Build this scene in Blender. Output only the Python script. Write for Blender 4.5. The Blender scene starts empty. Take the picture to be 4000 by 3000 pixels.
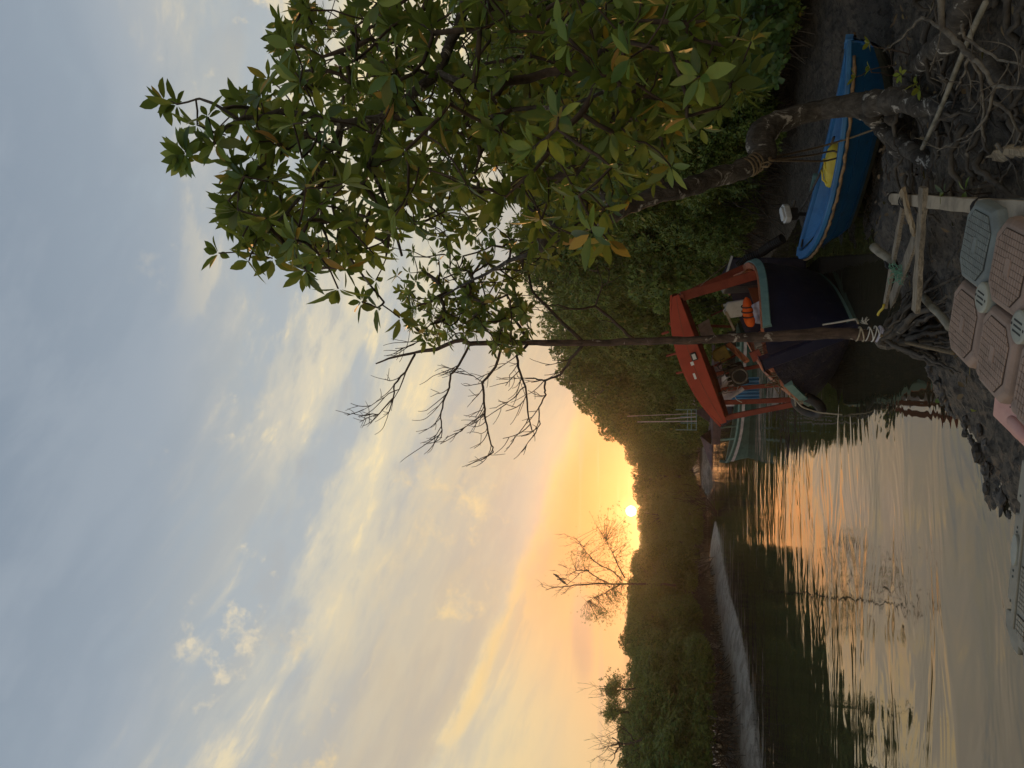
import bpy, bmesh, math, random
import numpy as np
from mathutils import Vector, Matrix, noise
R_=math.radians; PI=math.pi
sc=bpy.context.scene; COL=sc.collection
# ---------------------------------------------------------------- camera (photo held sideways: world up is image left)
F=2850.; TH=math.atan(650/F); CH=2.4
ct,st=math.cos(TH),math.sin(TH)
cam=bpy.data.cameras.new('camera'); co=bpy.data.objects.new('camera',cam); COL.objects.link(co); sc.camera=co
cam.sensor_width=36; cam.sensor_fit='HORIZONTAL'; cam.lens=36*F/4000; cam.clip_end=6000; cam.clip_start=.05
co.matrix_world=Matrix(((0,1,0,0),(st,0,-ct,0),(-ct,0,-st,CH),(0,0,0,1)))
def ray(x,y):
    a=(1500-y)/F; b=(2000-x)/F
    return Vector((a,ct-b*st,st+b*ct))
def G(x,y,z=0):
    d=ray(x,y); t=(z-CH)/d.z; return Vector((d.x*t,d.y*t,z))
def Y(x,y,yy):
    d=ray(x,y); t=yy/d.y; return Vector((d.x*t,yy,CH+d.z*t))
# ---------------------------------------------------------------- colour management, world, sun
sc.view_settings.view_transform='Standard'; sc.view_settings.look='None'; sc.view_settings.exposure=0; sc.view_settings.gamma=1
def s2l(r,g,b,a=1):
    f=lambda c:(c/255/12.92 if c/255<=.04045 else ((c/255+.055)/1.055)**2.4)
    return (f(r),f(g),f(b),a)
SUN=ray(2465,1996).normalized()
sel=math.asin(SUN.z); saz=math.atan2(SUN.x,SUN.y)
W=bpy.data.worlds.new("World"); sc.world=W; W.use_nodes=True
nt=W.node_tree; nt.nodes.clear()
class N:
    def __init__(s,nt): s.nt=nt
    def n(s,t,**k):
        o=s.nt.nodes.new(t)
        for a,b in k.items(): setattr(o,a,b)
        return o
    def put(s,sock,v):
        if hasattr(v,'links') or isinstance(v,bpy.types.NodeSocket): s.nt.links.new(v,sock)
        else: sock.default_value=v
    def m(s,op,a,b=None,c=None,clamp=False):
        o=s.n('ShaderNodeMath',operation=op,use_clamp=clamp); s.put(o.inputs[0],a)
        if b is not None: s.put(o.inputs[1],b)
        if c is not None: s.put(o.inputs[2],c)
        return o.outputs[0]
    def dot(s,a,v):
        o=s.n('ShaderNodeVectorMath',operation='DOT_PRODUCT'); s.put(o.inputs[0],a); s.put(o.inputs[1],tuple(v)); return o.outputs['Value']
    def sm(s,v,a,b,lo=0.,hi=1.):
        o=s.n('ShaderNodeMapRange',interpolation_type='SMOOTHSTEP'); s.put(o.inputs[0],v); o.inputs[1].default_value=a;o.inputs[2].default_value=b;o.inputs[3].default_value=lo;o.inputs[4].default_value=hi
        return o.outputs[0]
    def mix(s,f,a,b,bt='MIX'):
        o=s.n('ShaderNodeMix',data_type='RGBA',blend_type=bt); s.put(o.inputs[0],f); s.put(o.inputs[6],a); s.put(o.inputs[7],b); return o.outputs[2]
    def ramp(s,f,stops,interp='LINEAR'):
        o=s.n('ShaderNodeValToRGB'); s.put(o.inputs[0],f); r=o.color_ramp; r.interpolation=interp
        while len(r.elements)<len(stops): r.elements.new(.5)
        for e,(p,c) in zip(r.elements,stops): e.position=p; e.color=c if len(c)==4 else (*c,1)
        return o.outputs[0]
    def noise(s,vec,scale,detail=4,rough=.5,dist=0,out=0,dim='3D'):
        o=s.n('ShaderNodeTexNoise',noise_dimensions=dim); s.put(o.inputs['Vector'],vec); o.inputs['Scale'].default_value=scale
        o.inputs['Detail'].default_value=detail; o.inputs['Roughness'].default_value=rough; o.inputs['Distortion'].default_value=dist
        return o.outputs[out]
    def comb(s,x,y,z):
        o=s.n('ShaderNodeCombineXYZ'); s.put(o.inputs[0],x);s.put(o.inputs[1],y);s.put(o.inputs[2],z); return o.outputs[0]
def build_world():
    q=N(nt)
    tc=q.n('ShaderNodeTexCoord').outputs['Generated']
    nm=q.n('ShaderNodeVectorMath',operation='NORMALIZE'); nt.links.new(tc,nm.inputs[0]); d=nm.outputs[0]
    sp=q.n('ShaderNodeSeparateXYZ'); nt.links.new(d,sp.inputs[0]); z=sp.outputs[2]
    base=q.ramp(z,[(0.,s2l(222,186,142)),(.06,s2l(234,198,148)),(.13,s2l(236,208,160)),(.21,s2l(218,206,176)),(.32,s2l(204,203,188)),(.45,s2l(180,187,189)),(.60,s2l(152,165,178)),(.76,s2l(130,145,162)),(1.,s2l(120,136,155))])
    # the long cloud edge that runs up to the left from above the sun
    p1=ray(2230,1723).normalized(); p2=ray(1784,2856).normalized()
    n1=p2.cross(p1).normalized()
    if n1.z<0: n1=-n1
    tdir=n1.cross(((p1+p2)/2).normalized()).normalized()
    s=q.dot(d,n1); t=q.dot(d,tdir)
    st_=q.comb(q.m('MULTIPLY',t,2.2),q.m('MULTIPLY',s,6.5),1.3)
    st2=q.comb(q.m('MULTIPLY',t,5.),q.m('MULTIPLY',s,11.),4.1)
    nA=q.noise(st_,1.5,9,.60,.5); nB=q.noise(st2,1.4,10,.66,.3); nC=q.noise(d,5.5,9,.66,.2); nD=q.noise(d,2.0,3,.5)
    fl=q.sm(q.dot(d,SUN),.985,.80)
    s_w=q.m('ADD',s,q.m('MULTIPLY',q.m('SUBTRACT',nC,.5),q.m('ADD',.05,q.m('MULTIPLY',fl,.16))))
    # warped, streaky cloud fields
    wv=q.n('ShaderNodeVectorMath',operation='ADD'); nt.links.new(st_,wv.inputs[0])
    wn=q.n('ShaderNodeVectorMath',operation='SCALE'); nt.links.new(q.noise(d,2.6,2,.5,0,1),wn.inputs[0]); wn.inputs['Scale'].default_value=.55; nt.links.new(wn.outputs[0],wv.inputs[1])
    nE=q.noise(wv.outputs[0],1.25,10,.58,.0); nF=q.noise(wv.outputs[0],3.6,10,.62,.0)
    # broad warm veil in the middle of the sky
    veil=q.m('MULTIPLY',q.sm(z,.16,.30),q.sm(z,.66,.42))
    c=q.mix(q.m('MULTIPLY',q.m('MULTIPLY',q.sm(nD,.38,.62),veil),.55),base,s2l(222,214,190))
    # blue-grey gaps
    mG=q.m('MULTIPLY',q.sm(nE,.53,.40),q.m('MULTIPLY',q.sm(z,.12,.22),q.sm(z,.85,.45)))
    c=q.mix(q.m('MULTIPLY',mG,.75),c,s2l(168,180,190))
    # cream lit cloud
    mA=q.sm(q.m('ADD',q.m('MULTIPLY',nE,.58),q.m('MULTIPLY',nF,.42)),.46,.62)
    elev=q.m('MULTIPLY',q.sm(z,.10,.20),q.sm(z,.64,.46))
    litc=q.ramp(z,[(.1,s2l(255,214,150)),(.25,s2l(246,222,174)),(.4,s2l(238,224,188)),(.6,s2l(224,214,196))])
    c=q.mix(q.m('MULTIPLY',q.m('MULTIPLY',mA,elev),.80),c,litc)
    core=q.m('MULTIPLY',q.sm(nF,.55,.68),q.m('MULTIPLY',mA,elev))
    c=q.mix(q.m('MULTIPLY',core,.8),c,s2l(255,234,184))
    dk=q.m('MULTIPLY',q.m('MULTIPLY',q.sm(nF,.48,.36),elev),.45)
    c=q.mix(dk,c,s2l(176,178,178))
    # mauve-grey body above the edge
    band=q.m('MULTIPLY',q.sm(s_w,-.006,.02),q.sm(s_w,.26,.04))
    mD=q.m('MULTIPLY',band,q.sm(nF,.34,.58))
    c=q.mix(q.m('MULTIPLY',band,.6),c,s2l(212,194,162))
    c=q.mix(q.m('MULTIPLY',mD,.55),c,s2l(188,178,164))
    sp2=q.m('MULTIPLY',q.m('MULTIPLY',q.sm(s_w,.005,.04),q.sm(s_w,.34,.12)),q.sm(nC,.52,.64))
    c=q.mix(q.m('MULTIPLY',sp2,.75),c,s2l(250,220,160))
    # pale yellow under the edge
    und=q.sm(s_w,.035,-.08)
    c=q.mix(q.m('MULTIPLY',und,.55),c,q.ramp(z,[(0,s2l(228,190,144)),(.1,s2l(240,208,152)),(.3,s2l(240,222,172))]))
    rim=q.m('MULTIPLY',q.sm(s_w,-.040,-.006),q.sm(s_w,.010,-.006))
    rimn=q.m('MULTIPLY',rim,q.sm(q.dot(d,SUN),.885,.975))
    c=q.mix(q.m('MULTIPLY',q.m('MULTIPLY',rimn,q.sm(nF,.34,.58,.35,1.)),.75),c,s2l(252,214,142))
    # small puffs higher up, only over the right part of the sky
    pf=q.m('MULTIPLY',q.sm(q.noise(d,8.5,9,.62,.0),.60,.70),q.m('MULTIPLY',q.sm(z,.40,.47),q.sm(z,.66,.56)))
    c=q.mix(q.m('MULTIPLY',pf,.75),c,s2l(246,228,190))
    # soft veils high up
    c=q.mix(q.m('MULTIPLY',q.m('MULTIPLY',q.sm(nE,.40,.66),q.sm(z,.46,.62)),.45),c,s2l(170,180,190))
    # warm glow round the low sun
    ca=q.m('ARCCOSINE',q.dot(d,SUN))
    az=q.m('ABSOLUTE',q.m('SUBTRACT',q.m('ARCTAN2',sp.outputs[0],sp.outputs[1]),saz))
    g1=q.m('MULTIPLY',q.sm(ca,.33,.0),q.sm(s_w,.03,-.04))
    c=q.mix(q.m('MULTIPLY',q.m('POWER',g1,1.15),.92),c,s2l(232,142,70))
    g3=q.m('MULTIPLY',q.sm(z,.17,.02),q.sm(az,.42,.0))
    c=q.mix(q.m('MULTIPLY',g3,.5),c,s2l(246,146,78))
    g2=q.sm(ca,.15,.0)
    c=q.mix(q.m('MULTIPLY',q.m('POWER',g2,1.5),.8),c,s2l(232,122,36))
    # thin streaks and one small grey cloud near the horizon
    hz=q.noise(q.comb(q.m('MULTIPLY',az,3.),q.m('MULTIPLY',z,60.),0),1.,5,.55)
    hb=q.m('MULTIPLY',q.sm(hz,.54,.70),q.m('MULTIPLY',q.sm(z,.02,.06),q.sm(z,.17,.10)))
    c=q.mix(q.m('MULTIPLY',hb,.40),c,s2l(204,170,148))
    gc=ray(2275,2490).normalized(); gd=q.n('ShaderNodeVectorMath',operation='SUBTRACT'); nt.links.new(d,gd.inputs[0]); gd.inputs[1].default_value=tuple(gc)
    gs=q.n('ShaderNodeSeparateXYZ'); nt.links.new(gd.outputs[0],gs.inputs[0])
    ge=q.m('ADD',q.m('POWER',q.m('MULTIPLY',q.m('ADD',gs.outputs[0],q.m('MULTIPLY',gs.outputs[2],-.9)),19.),2.),q.m('POWER',q.m('MULTIPLY',gs.outputs[2],62.),2.))
    gm=q.sm(q.m('ADD',ge,q.m('MULTIPLY',nC,1.6)),2.3,.7)
    c=q.mix(q.m('MULTIPLY',gm,.55),c,s2l(176,150,140))
    # a real atmosphere underneath
    sk=q.n('ShaderNodeTexSky',sky_type='NISHITA'); sk.sun_disc=False; sk.sun_elevation=sel; sk.sun_rotation=saz; sk.air_density=1.2; sk.dust_density=2.
    skm=q.mix(1.,sk.outputs[0],(.05,.05,.05,1),'MULTIPLY')
    c=q.mix(.03,c,skm)
    disc=q.sm(ca,.0074,.0064)
    c=q.mix(q.m('MULTIPLY',q.sm(ca,.024,.005),.7),c,(1.05,.58,.14,1)); cc=q.mix(disc,c,(4.,3.6,2.6,1))
    # below the horizon: dim
    low=q.sm(z,-.02,-.2); cc=q.mix(low,cc,(.08,.07,.05,1))
    bg=q.n('ShaderNodeBackground'); nt.links.new(cc,bg.inputs[0]); bg.inputs[1].default_value=1.0
    out=q.n('ShaderNodeOutputWorld'); nt.links.new(bg.outputs[0],out.inputs[0])
build_world()
sl=bpy.data.lights.new('sun','SUN'); sl.energy=1.3; sl.angle=R_(.6); sl.color=(1,.48,.17)
so=bpy.data.objects.new('sun',sl); COL.objects.link(so); so.rotation_euler=(-SUN).to_track_quat('-Z','Y').to_euler()
# ---------------------------------------------------------------- object helpers
def thing(name,label,cat,loc=(0,0,0),rot=(0,0,0),group=None,mw=None):
    o=bpy.data.objects.new(name,None); COL.objects.link(o); o.empty_display_size=.2
    if mw is not None: o.matrix_world=mw; o['mw']=[x for r in mw for x in r]
    else:
        o.location=loc; o.rotation_euler=rot
        m=Matrix.LocRotScale(Vector(loc),__import__('mathutils').Euler(rot),None); o['mw']=[x for r in m for x in r]
    tag(o,label,cat,group); return o
def mwof(o): 
    v=list(o['mw']); return Matrix((v[0:4],v[4:8],v[8:12],v[12:16]))
def tag(o,label=None,cat=None,group=None,kind=None):
    if label: o['label']=label
    if cat: o['category']=cat
    if group: o['group']=group
    if kind: o['kind']=kind
    return o
class MB:
    def __init__(s): s.v=[];s.f=[];s.m=[];s.mi=0
    def add(s,vs,fs):
        b=len(s.v); s.v+= [tuple(v) for v in vs]; s.f+=[tuple(i+b for i in f) for f in fs]; s.m+=[s.mi]*len(fs); return s
    def box(s,c,d,M=None):
        x,y,z=[k/2 for k in d]; vs=[Vector((a,b,e)) for a in(-x,x) for b in(-y,y) for e in(-z,z)]
        if M is not None: vs=[M@v for v in vs]
        return s.add([v+Vector(c) for v in vs],[(0,1,3,2),(4,6,7,5),(0,4,5,1),(2,3,7,6),(0,2,6,4),(1,5,7,3)])
    def beam(s,p,q,w,h,up=(0,0,1),sub=1,jit=0,rng=None,taper=1):
        p=Vector(p);q=Vector(q);d=(q-p).normalized(); u=Vector(up); r=d.cross(u)
        if r.length<1e-3: r=d.cross(Vector((0,1,0)))
        r.normalize(); u=r.cross(d); vs=[];fs=[]
        for i in range(sub+1):
            c=p.lerp(q,i/sub); k=1+(taper-1)*i/sub
            for a,b in((-1,-1),(1,-1),(1,1),(-1,1)):
                j=(lambda:rng.uniform(-jit,jit)) if rng else (lambda:0)
                vs.append(c+r*(a*w/2*k+j())+u*(b*h/2*k+j())+(d*(rng.uniform(-1,1)*jit*3) if rng and i in(0,sub) else d*0))
        for i in range(sub):
            for k in range(4): a=i*4+k;b=i*4+(k+1)%4; fs.append((a,b,b+4,a+4))
        fs+=[(3,2,1,0),tuple(sub*4+k for k in range(4))]
        return s.add(vs,fs)
    def tube(s,pts,r,n=8,caps=True,wob=0,rng=None):
        pts=[Vector(p) for p in pts]; L=len(pts)
        if not hasattr(r,'__len__'): r=[r]*L
        elif len(r)==2 and L!=2: r=[r[0]+(r[1]-r[0])*i/(L-1) for i in range(L)]
        vs=[];fs=[];ref=None
        for i,p in enumerate(pts):
            d=(pts[min(i+1,L-1)]-pts[max(i-1,0)])
            if d.length<1e-9: d=Vector((0,0,1))
            d.normalize()
            if ref is None: ref=d.cross(Vector((.3,.9,.2))).normalized()
            ref=(ref-d*ref.dot(d)); ref.normalize(); b=d.cross(ref)
            for k in range(n):
                a=2*PI*k/n; rr=r[i]*(1+(rng.uniform(-wob,wob) if rng else 0))
                vs.append(p+(ref*math.cos(a)+b*math.sin(a))*rr)
        for i in range(L-1):
            for k in range(n): a=i*n+k;c=i*n+(k+1)%n; fs.append((a,c,c+n,a+n))
        if caps: fs+=[tuple(range(n-1,-1,-1)),tuple((L-1)*n+k for k in range(n))]
        return s.add(vs,fs)
    def grid(s,P,cu=False):
        nu=len(P);nv=len(P[0]); vs=[p for row in P for p in row]; fs=[]
        for i in range(nu if cu else nu-1):
            for j in range(nv-1): a=i*nv+j;b=((i+1)%nu)*nv+j; fs.append((a,b,b+1,a+1))
        return s.add(vs,fs)
    def prism(s,out,z0,z1,M=None):
        n=len(out); vs=[Vector((x,y,z0)) for x,y in out]+[Vector((x,y,z1)) for x,y in out]
        if M is not None: vs=[M@v for v in vs]
        return s.add(vs,[tuple(range(n-1,-1,-1)),tuple(range(n,2*n))]+[(i,(i+1)%n,n+(i+1)%n,n+i) for i in range(n)])
    def blob(s,c,r,n=10,m=7,amp=0,seed=0,M=None,p=1.):
        vs=[];fs=[]; c=Vector(c)
        for j in range(m+1):
            ph=PI*j/m
            for i in range(n):
                th=2*PI*i/n; sg=lambda v:math.copysign(abs(v)**p,v)
                v=Vector((sg(math.sin(ph)*math.cos(th)) if p!=1 else math.sin(ph)*math.cos(th),sg(math.sin(ph)*math.sin(th)) if p!=1 else math.sin(ph)*math.sin(th),sg(math.cos(ph))))
                k=1+amp*noise.noise(v*1.7+Vector((seed*3.1,seed,0)))
                v=Vector((v.x*r[0]*k,v.y*r[1]*k,v.z*r[2]*k))
                if M is not None: v=M@v
                vs.append(c+v)
        for j in range(m):
            for i in range(n): a=j*n+i;b=j*n+(i+1)%n; fs.append((a,a+n,b+n,b))
        return s.add(vs,fs)
    def torus(s,c,R,r,M=None,n=20,m=8):
        vs=[];fs=[]
        for i in range(n):
            a=2*PI*i/n
            for j in range(m):
                b=2*PI*j/m; v=Vector(((R+r*math.cos(b))*math.cos(a),(R+r*math.cos(b))*math.sin(a),r*math.sin(b)))
                if M is not None: v=M@v
                vs.append(v+Vector(c))
        for i in range(n):
            for j in range(m): a=i*m+j;b=((i+1)%n)*m+j; fs.append((a,b,((i+1)%n)*m+(j+1)%m,i*m+(j+1)%m))
        return s.add(vs,fs)
    def build(s,name,mats,parent=None,world=False,smooth=False,bev=0,weld=False):
        if not isinstance(mats,(list,tuple)): mats=[mats]
        vs=s.v
        off=None
        if parent is not None and world:
            inv=mwof(parent).inverted(); vs=[inv@Vector(v) for v in vs]
        elif parent is None:
            n=len(vs); c=Vector((sum(v[0] for v in vs)/n,sum(v[1] for v in vs)/n,min(v[2] for v in vs))); vs=[Vector(v)-c for v in vs]; off=c
        me=bpy.data.meshes.new(name); me.from_pydata([tuple(v) for v in vs],[],s.f); 
        for m in mats: me.materials.append(m)
        me.polygons.foreach_set('material_index',s.m)
        if bev or weld:
            bm=bmesh.new(); bm.from_mesh(me)
            bmesh.ops.remove_doubles(bm,verts=bm.verts,dist=1e-5)
            if bev:
                ed=[e for e in bm.edges if len(e.link_faces)==2 and e.calc_face_angle(0)>.6]
                if ed: bmesh.ops.bevel(bm,geom=ed,offset=bev,segments=2,profile=.6,affect='EDGES',clamp_overlap=True)
            bm.to_mesh(me); bm.free()
        if smooth: me.polygons.foreach_set('use_smooth',[True]*len(me.polygons))
        me.update()
        o=bpy.data.objects.new(name,me); COL.objects.link(o)
        if off is not None: o.location=off
        if parent is not None: o.parent=parent
        return o
def npmesh(name,V,Fs,mat,parent=None,smooth=False):
    """V (n,3); Fs list of face index arrays (k,m)"""
    me=bpy.data.meshes.new(name); me.vertices.add(len(V)); me.vertices.foreach_set('co',np.asarray(V,dtype=np.float32).ravel())
    tot=sum(f.size for f in Fs); cnt=sum(len(f) for f in Fs)
    me.loops.add(tot); me.loops.foreach_set('vertex_index',np.concatenate([f.ravel() for f in Fs]).astype(np.int32))
    me.polygons.add(cnt); ls=[];p=0
    for f in Fs:
        m=f.shape[1]; ls.append(p+np.arange(len(f))*m); p+=f.size
    me.polygons.foreach_set('loop_start',np.concatenate(ls).astype(np.int32))
    me.update(calc_edges=True); me.validate()
    if smooth: me.polygons.foreach_set('use_smooth',[True]*len(me.polygons))
    me.materials.append(mat)
    o=bpy.data.objects.new(name,me); COL.objects.link(o)
    if parent is not None: o.parent=parent
    return o
# ---------------------------------------------------------------- materials
def mat(name,c1,c2=None,rough=.6,sc_=6,bump=.3,bsc=40,det=6,spec=.4,metal=0,grain=None,spots=None,thr=(.4,.65),strch=(1,1,1),rv=.15,coat=0):
    m=bpy.data.materials.new(name); m.use_nodes=True; t=m.node_tree; t.nodes.clear(); q=N(t)
    tc=q.n('ShaderNodeTexCoord').outputs['Object']
    mp=q.n('ShaderNodeMapping'); t.links.new(tc,mp.inputs[0]); mp.inputs['Scale'].default_value=strch; v=mp.outputs[0]
    n1=q.noise(v,sc_,det,.6,.3)
    col=q.mix(q.sm(n1,*thr),(*c1,1),(*(c2 or c1),1))
    if grain:
        gm=q.n('ShaderNodeMapping'); t.links.new(tc,gm.inputs[0]); gm.inputs['Scale'].default_value=grain
        gn=q.noise(gm.outputs[0],1.,7,.65,.4)
        col=q.mix(q.m('MULTIPLY',q.sm(gn,.42,.62),.75),col,tuple(k*.35 for k in c1)+(1,))
    if spots:
        sn=q.noise(tc,spots[1],8,.7,.6)
        col=q.mix(q.sm(sn,spots[2],spots[2]+.06),col,(*spots[0],1))
    b=q.n('ShaderNodeBsdfPrincipled'); t.links.new(col,b.inputs['Base Color'])
    rn=q.noise(v,sc_*2.3,4,.6); t.links.new(q.m('ADD',q.m('MULTIPLY',q.m('SUBTRACT',rn,.5),rv*2),rough,clamp=True),b.inputs['Roughness'])
    b.inputs['Metallic'].default_value=metal; b.inputs['Specular IOR Level'].default_value=spec
    if coat: b.inputs['Coat Weight'].default_value=coat
    if bump:
        bn=q.noise(v,bsc,6,.65,.2)
        if grain: bn=q.m('ADD',q.m('MULTIPLY',gn,1.5),q.m('MULTIPLY',bn,.4))
        bp=q.n('ShaderNodeBump'); bp.inputs['Strength'].default_value=bump; bp.inputs['Distance'].default_value=.02 if grain else .01
        t.links.new(bn,bp.inputs['Height']); t.links.new(bp.outputs[0],b.inputs['Normal'])
    o=q.n('ShaderNodeOutputMaterial'); t.links.new(b.outputs[0],o.inputs[0]); return m
def leafmat(name,cols,trans=.35,rough=.42,spec=.45):
    m=bpy.data.materials.new(name); m.use_nodes=True; t=m.node_tree; t.nodes.clear(); q=N(t)
    g=q.n('ShaderNodeNewGeometry')
    col=q.ramp(g.outputs['Random Per Island'],cols,'LINEAR')
    tc=q.n('ShaderNodeTexCoord').outputs['Object']; nn=q.noise(tc,30,4,.6)
    col=q.mix(q.m('MULTIPLY',q.sm(nn,.52,.75),.25),col,(.16,.15,.03,1))
    col=q.mix(q.m('MULTIPLY',g.outputs['Backfacing'],.35),col,(.13,.17,.06,1))
    b=q.n('ShaderNodeBsdfPrincipled'); t.links.new(col,b.inputs['Base Color']); b.inputs['Roughness'].default_value=rough; b.inputs['Specular IOR Level'].default_value=spec
    tr=q.n('ShaderNodeBsdfTranslucent'); tcx=q.mix(.5,col,(.28,.30,.03,1)); t.links.new(tcx,tr.inputs[0])
    mx=q.n('ShaderNodeMixShader'); mx.inputs[0].default_value=trans; t.links.new(b.outputs[0],mx.inputs[1]); t.links.new(tr.outputs[0],mx.inputs[2])
    o=q.n('ShaderNodeOutputMaterial'); t.links.new(mx.outputs[0],o.inputs[0]); return m
M={}
M['leafN']=leafmat('mangrove_leaf_near',[(0,(.035,.08,.022)),(.3,(.085,.17,.034)),(.62,(.17,.27,.045)),(.80,(.27,.36,.07)),(.88,(.06,.14,.04)),(.965,(.20,.20,.035)),(.985,(.42,.28,.045)),(1,(.50,.26,.05))],.42)
M['leafF']=leafmat('mangrove_leaf_far',[(0,(.03,.08,.018)),(.4,(.085,.155,.028)),(.8,(.17,.25,.042)),(.97,(.15,.19,.04)),(1,(.30,.24,.05))],.30,.5)
M['leafY']=leafmat('young_leaf',[(0,(.20,.28,.03)),(.6,(.30,.33,.03)),(1,(.40,.32,.04))],.4)
M['leafR']=leafmat('creeper_leaf',[(0,(.04,.10,.03)),(1,(.08,.17,.05))],.3)
M['bark']=mat('bark',(.10,.092,.084),(.035,.031,.028),.9,7,1.,30,grain=(22,22,6),spots=((.40,.39,.37),6,.57))
M['barkd']=mat('dead_bark',(.12,.085,.07),(.045,.032,.028),.9,6,1.,30,grain=(24,24,3),spots=((.42,.38,.34),7,.58))
M['twig']=mat('twig',(.07,.052,.042),(.035,.027,.022),.85,14,.4)
M['root']=mat('root',(.085,.074,.062),(.03,.026,.022),.8,7,.9,40,spots=((.22,.20,.17),6,.62))
M['deadw']=mat('dead_wood_grey',(.17,.155,.13),(.065,.056,.048),.85,9,.6,60)
M['plank']=mat('weathered_plank',(.42,.36,.28),(.24,.21,.17),.85,5,.8,60,spots=((.16,.12,.08),6,.66))
M['plankx']=mat('weathered_plank_across',(.40,.345,.27),(.25,.22,.18),.85,5,.8,60,grain=(5,70,70),spots=((.14,.11,.08),7,.68))
M['planky']=mat('weathered_rail',(.40,.345,.27),(.25,.22,.18),.85,5,.8,60,grain=(70,5,70),spots=((.14,.11,.08),7,.68))
M['split']=mat('split_wood',(.50,.40,.27),(.34,.26,.17),.8,8,.7,60,grain=(6,60,60))
M['pole']=mat('bare_pole',(.27,.255,.21),(.13,.125,.10),.7,8,.4,50)
# ---------------------------------------------------------------- terrain
LANDR=[(-.62,-8),(-.62,4.2),(-.75,5.2),(-.93,5.9),(-.84,6.35),(-.55,6.75),(-.25,7.25),(-.02,7.75),(.3,8.15),(.6,8.5),(.95,8.75),(1.6,9.5),(1.95,10.8),(2.3,13),(3.3,16),(3.5,19),(3.2,22),(2.9,25.5),(1.6,28.5),(0,31),(-1.2,34),(-2.4,40),(-3,48),(-3.4,57),(-3.8,59.5),(-8.2,62),(-12,62.8),(-40,66),(-400,74),(-400,900),(900,900),(900,-8)]
LANDL=[(-9.2,52.5),(-9.0,48),(-9.7,42),(-10,37),(-9.7,31),(-10,27),(-11.3,23.6),(-13,18),(-15,8),(-16,-8),(-600,-8),(-600,48),(-60,55),(-30,54),(-14,55)]
def sdist(P,poly):
    x=P[:,0];y=P[:,1]; d=np.full(len(x),1e9); ins=np.zeros(len(x),bool); n=len(poly)
    for i in range(n):
        ax,ay=poly[i];bx,by=poly[(i+1)%n]; ex,ey=bx-ax,by-ay
        t=np.clip(((x-ax)*ex+(y-ay)*ey)/(ex*ex+ey*ey),0,1)
        d=np.minimum(d,np.hypot(x-ax-t*ex,y-ay-t*ey))
        c=((ay>y)!=(by>y)); 
        with np.errstate(divide='ignore',invalid='ignore'): xi=ax+(y-ay)*ex/(ey if ey else 1e-9)
        ins^=(c&(x<xi))
    return np.where(ins,d,-d)
def hbase(P):
    r=sdist(P,LANDR); l=sdist(P,LANDL); r=r+.10*np.sin(P[:,0]*5.1+P[:,1]*2)+.06*np.sin(P[:,1]*9.3-P[:,0]*4); d=np.maximum(r,l)
    up=.36*(1-np.exp(-np.maximum(d,0)/1.3))+.05*np.clip(d,0,9)
    up=np.where(l>r,.28*(1-np.exp(-np.maximum(l,0)/1.0))+.02*np.clip(l,0,12),up)
    ax,ay,bx,by=2.0,12.0,3.95,9.0; tt=np.clip(((P[:,0]-ax)*(bx-ax)+(P[:,1]-ay)*(by-ay))/((bx-ax)**2+(by-ay)**2),0,1)
    dd=np.hypot(P[:,0]-ax-tt*(bx-ax)+.25,P[:,1]-ay-tt*(by-ay)+.25); up=up-np.clip(up,0,.5)*.95*np.exp(-(dd/1.05)**4)
    up=up+.10*np.exp(-((P[:,0]-.5)**2+(P[:,1]-4.6)**2)/1.2)
    sx=np.clip((P[:,0]+8.2)/5.2,0,1); sb_=np.abs(P[:,1]-(62.6-3.6*sx)); up=up+.30*np.exp(-(sb_/1.6)**2)*((P[:,0]>-9)&(P[:,0]<-2.4))
    return np.where(d>0,up,-.7*(1-np.exp(np.minimum(d,0)/1.6)))
def hz(x,y): return float(hbase(np.array([[x,y]]))[0])
def axis(a,b,st0,lo,hi,g=1.09):
    c=list(np.arange(a,b,st0)); s=st0; x=c[-1]
    while x<hi: s*=g; x+=s; c.append(x)
    s=st0; x=a; 
    while x>lo: s*=g; x-=s; c.insert(0,x)
    return np.array(c)
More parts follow.
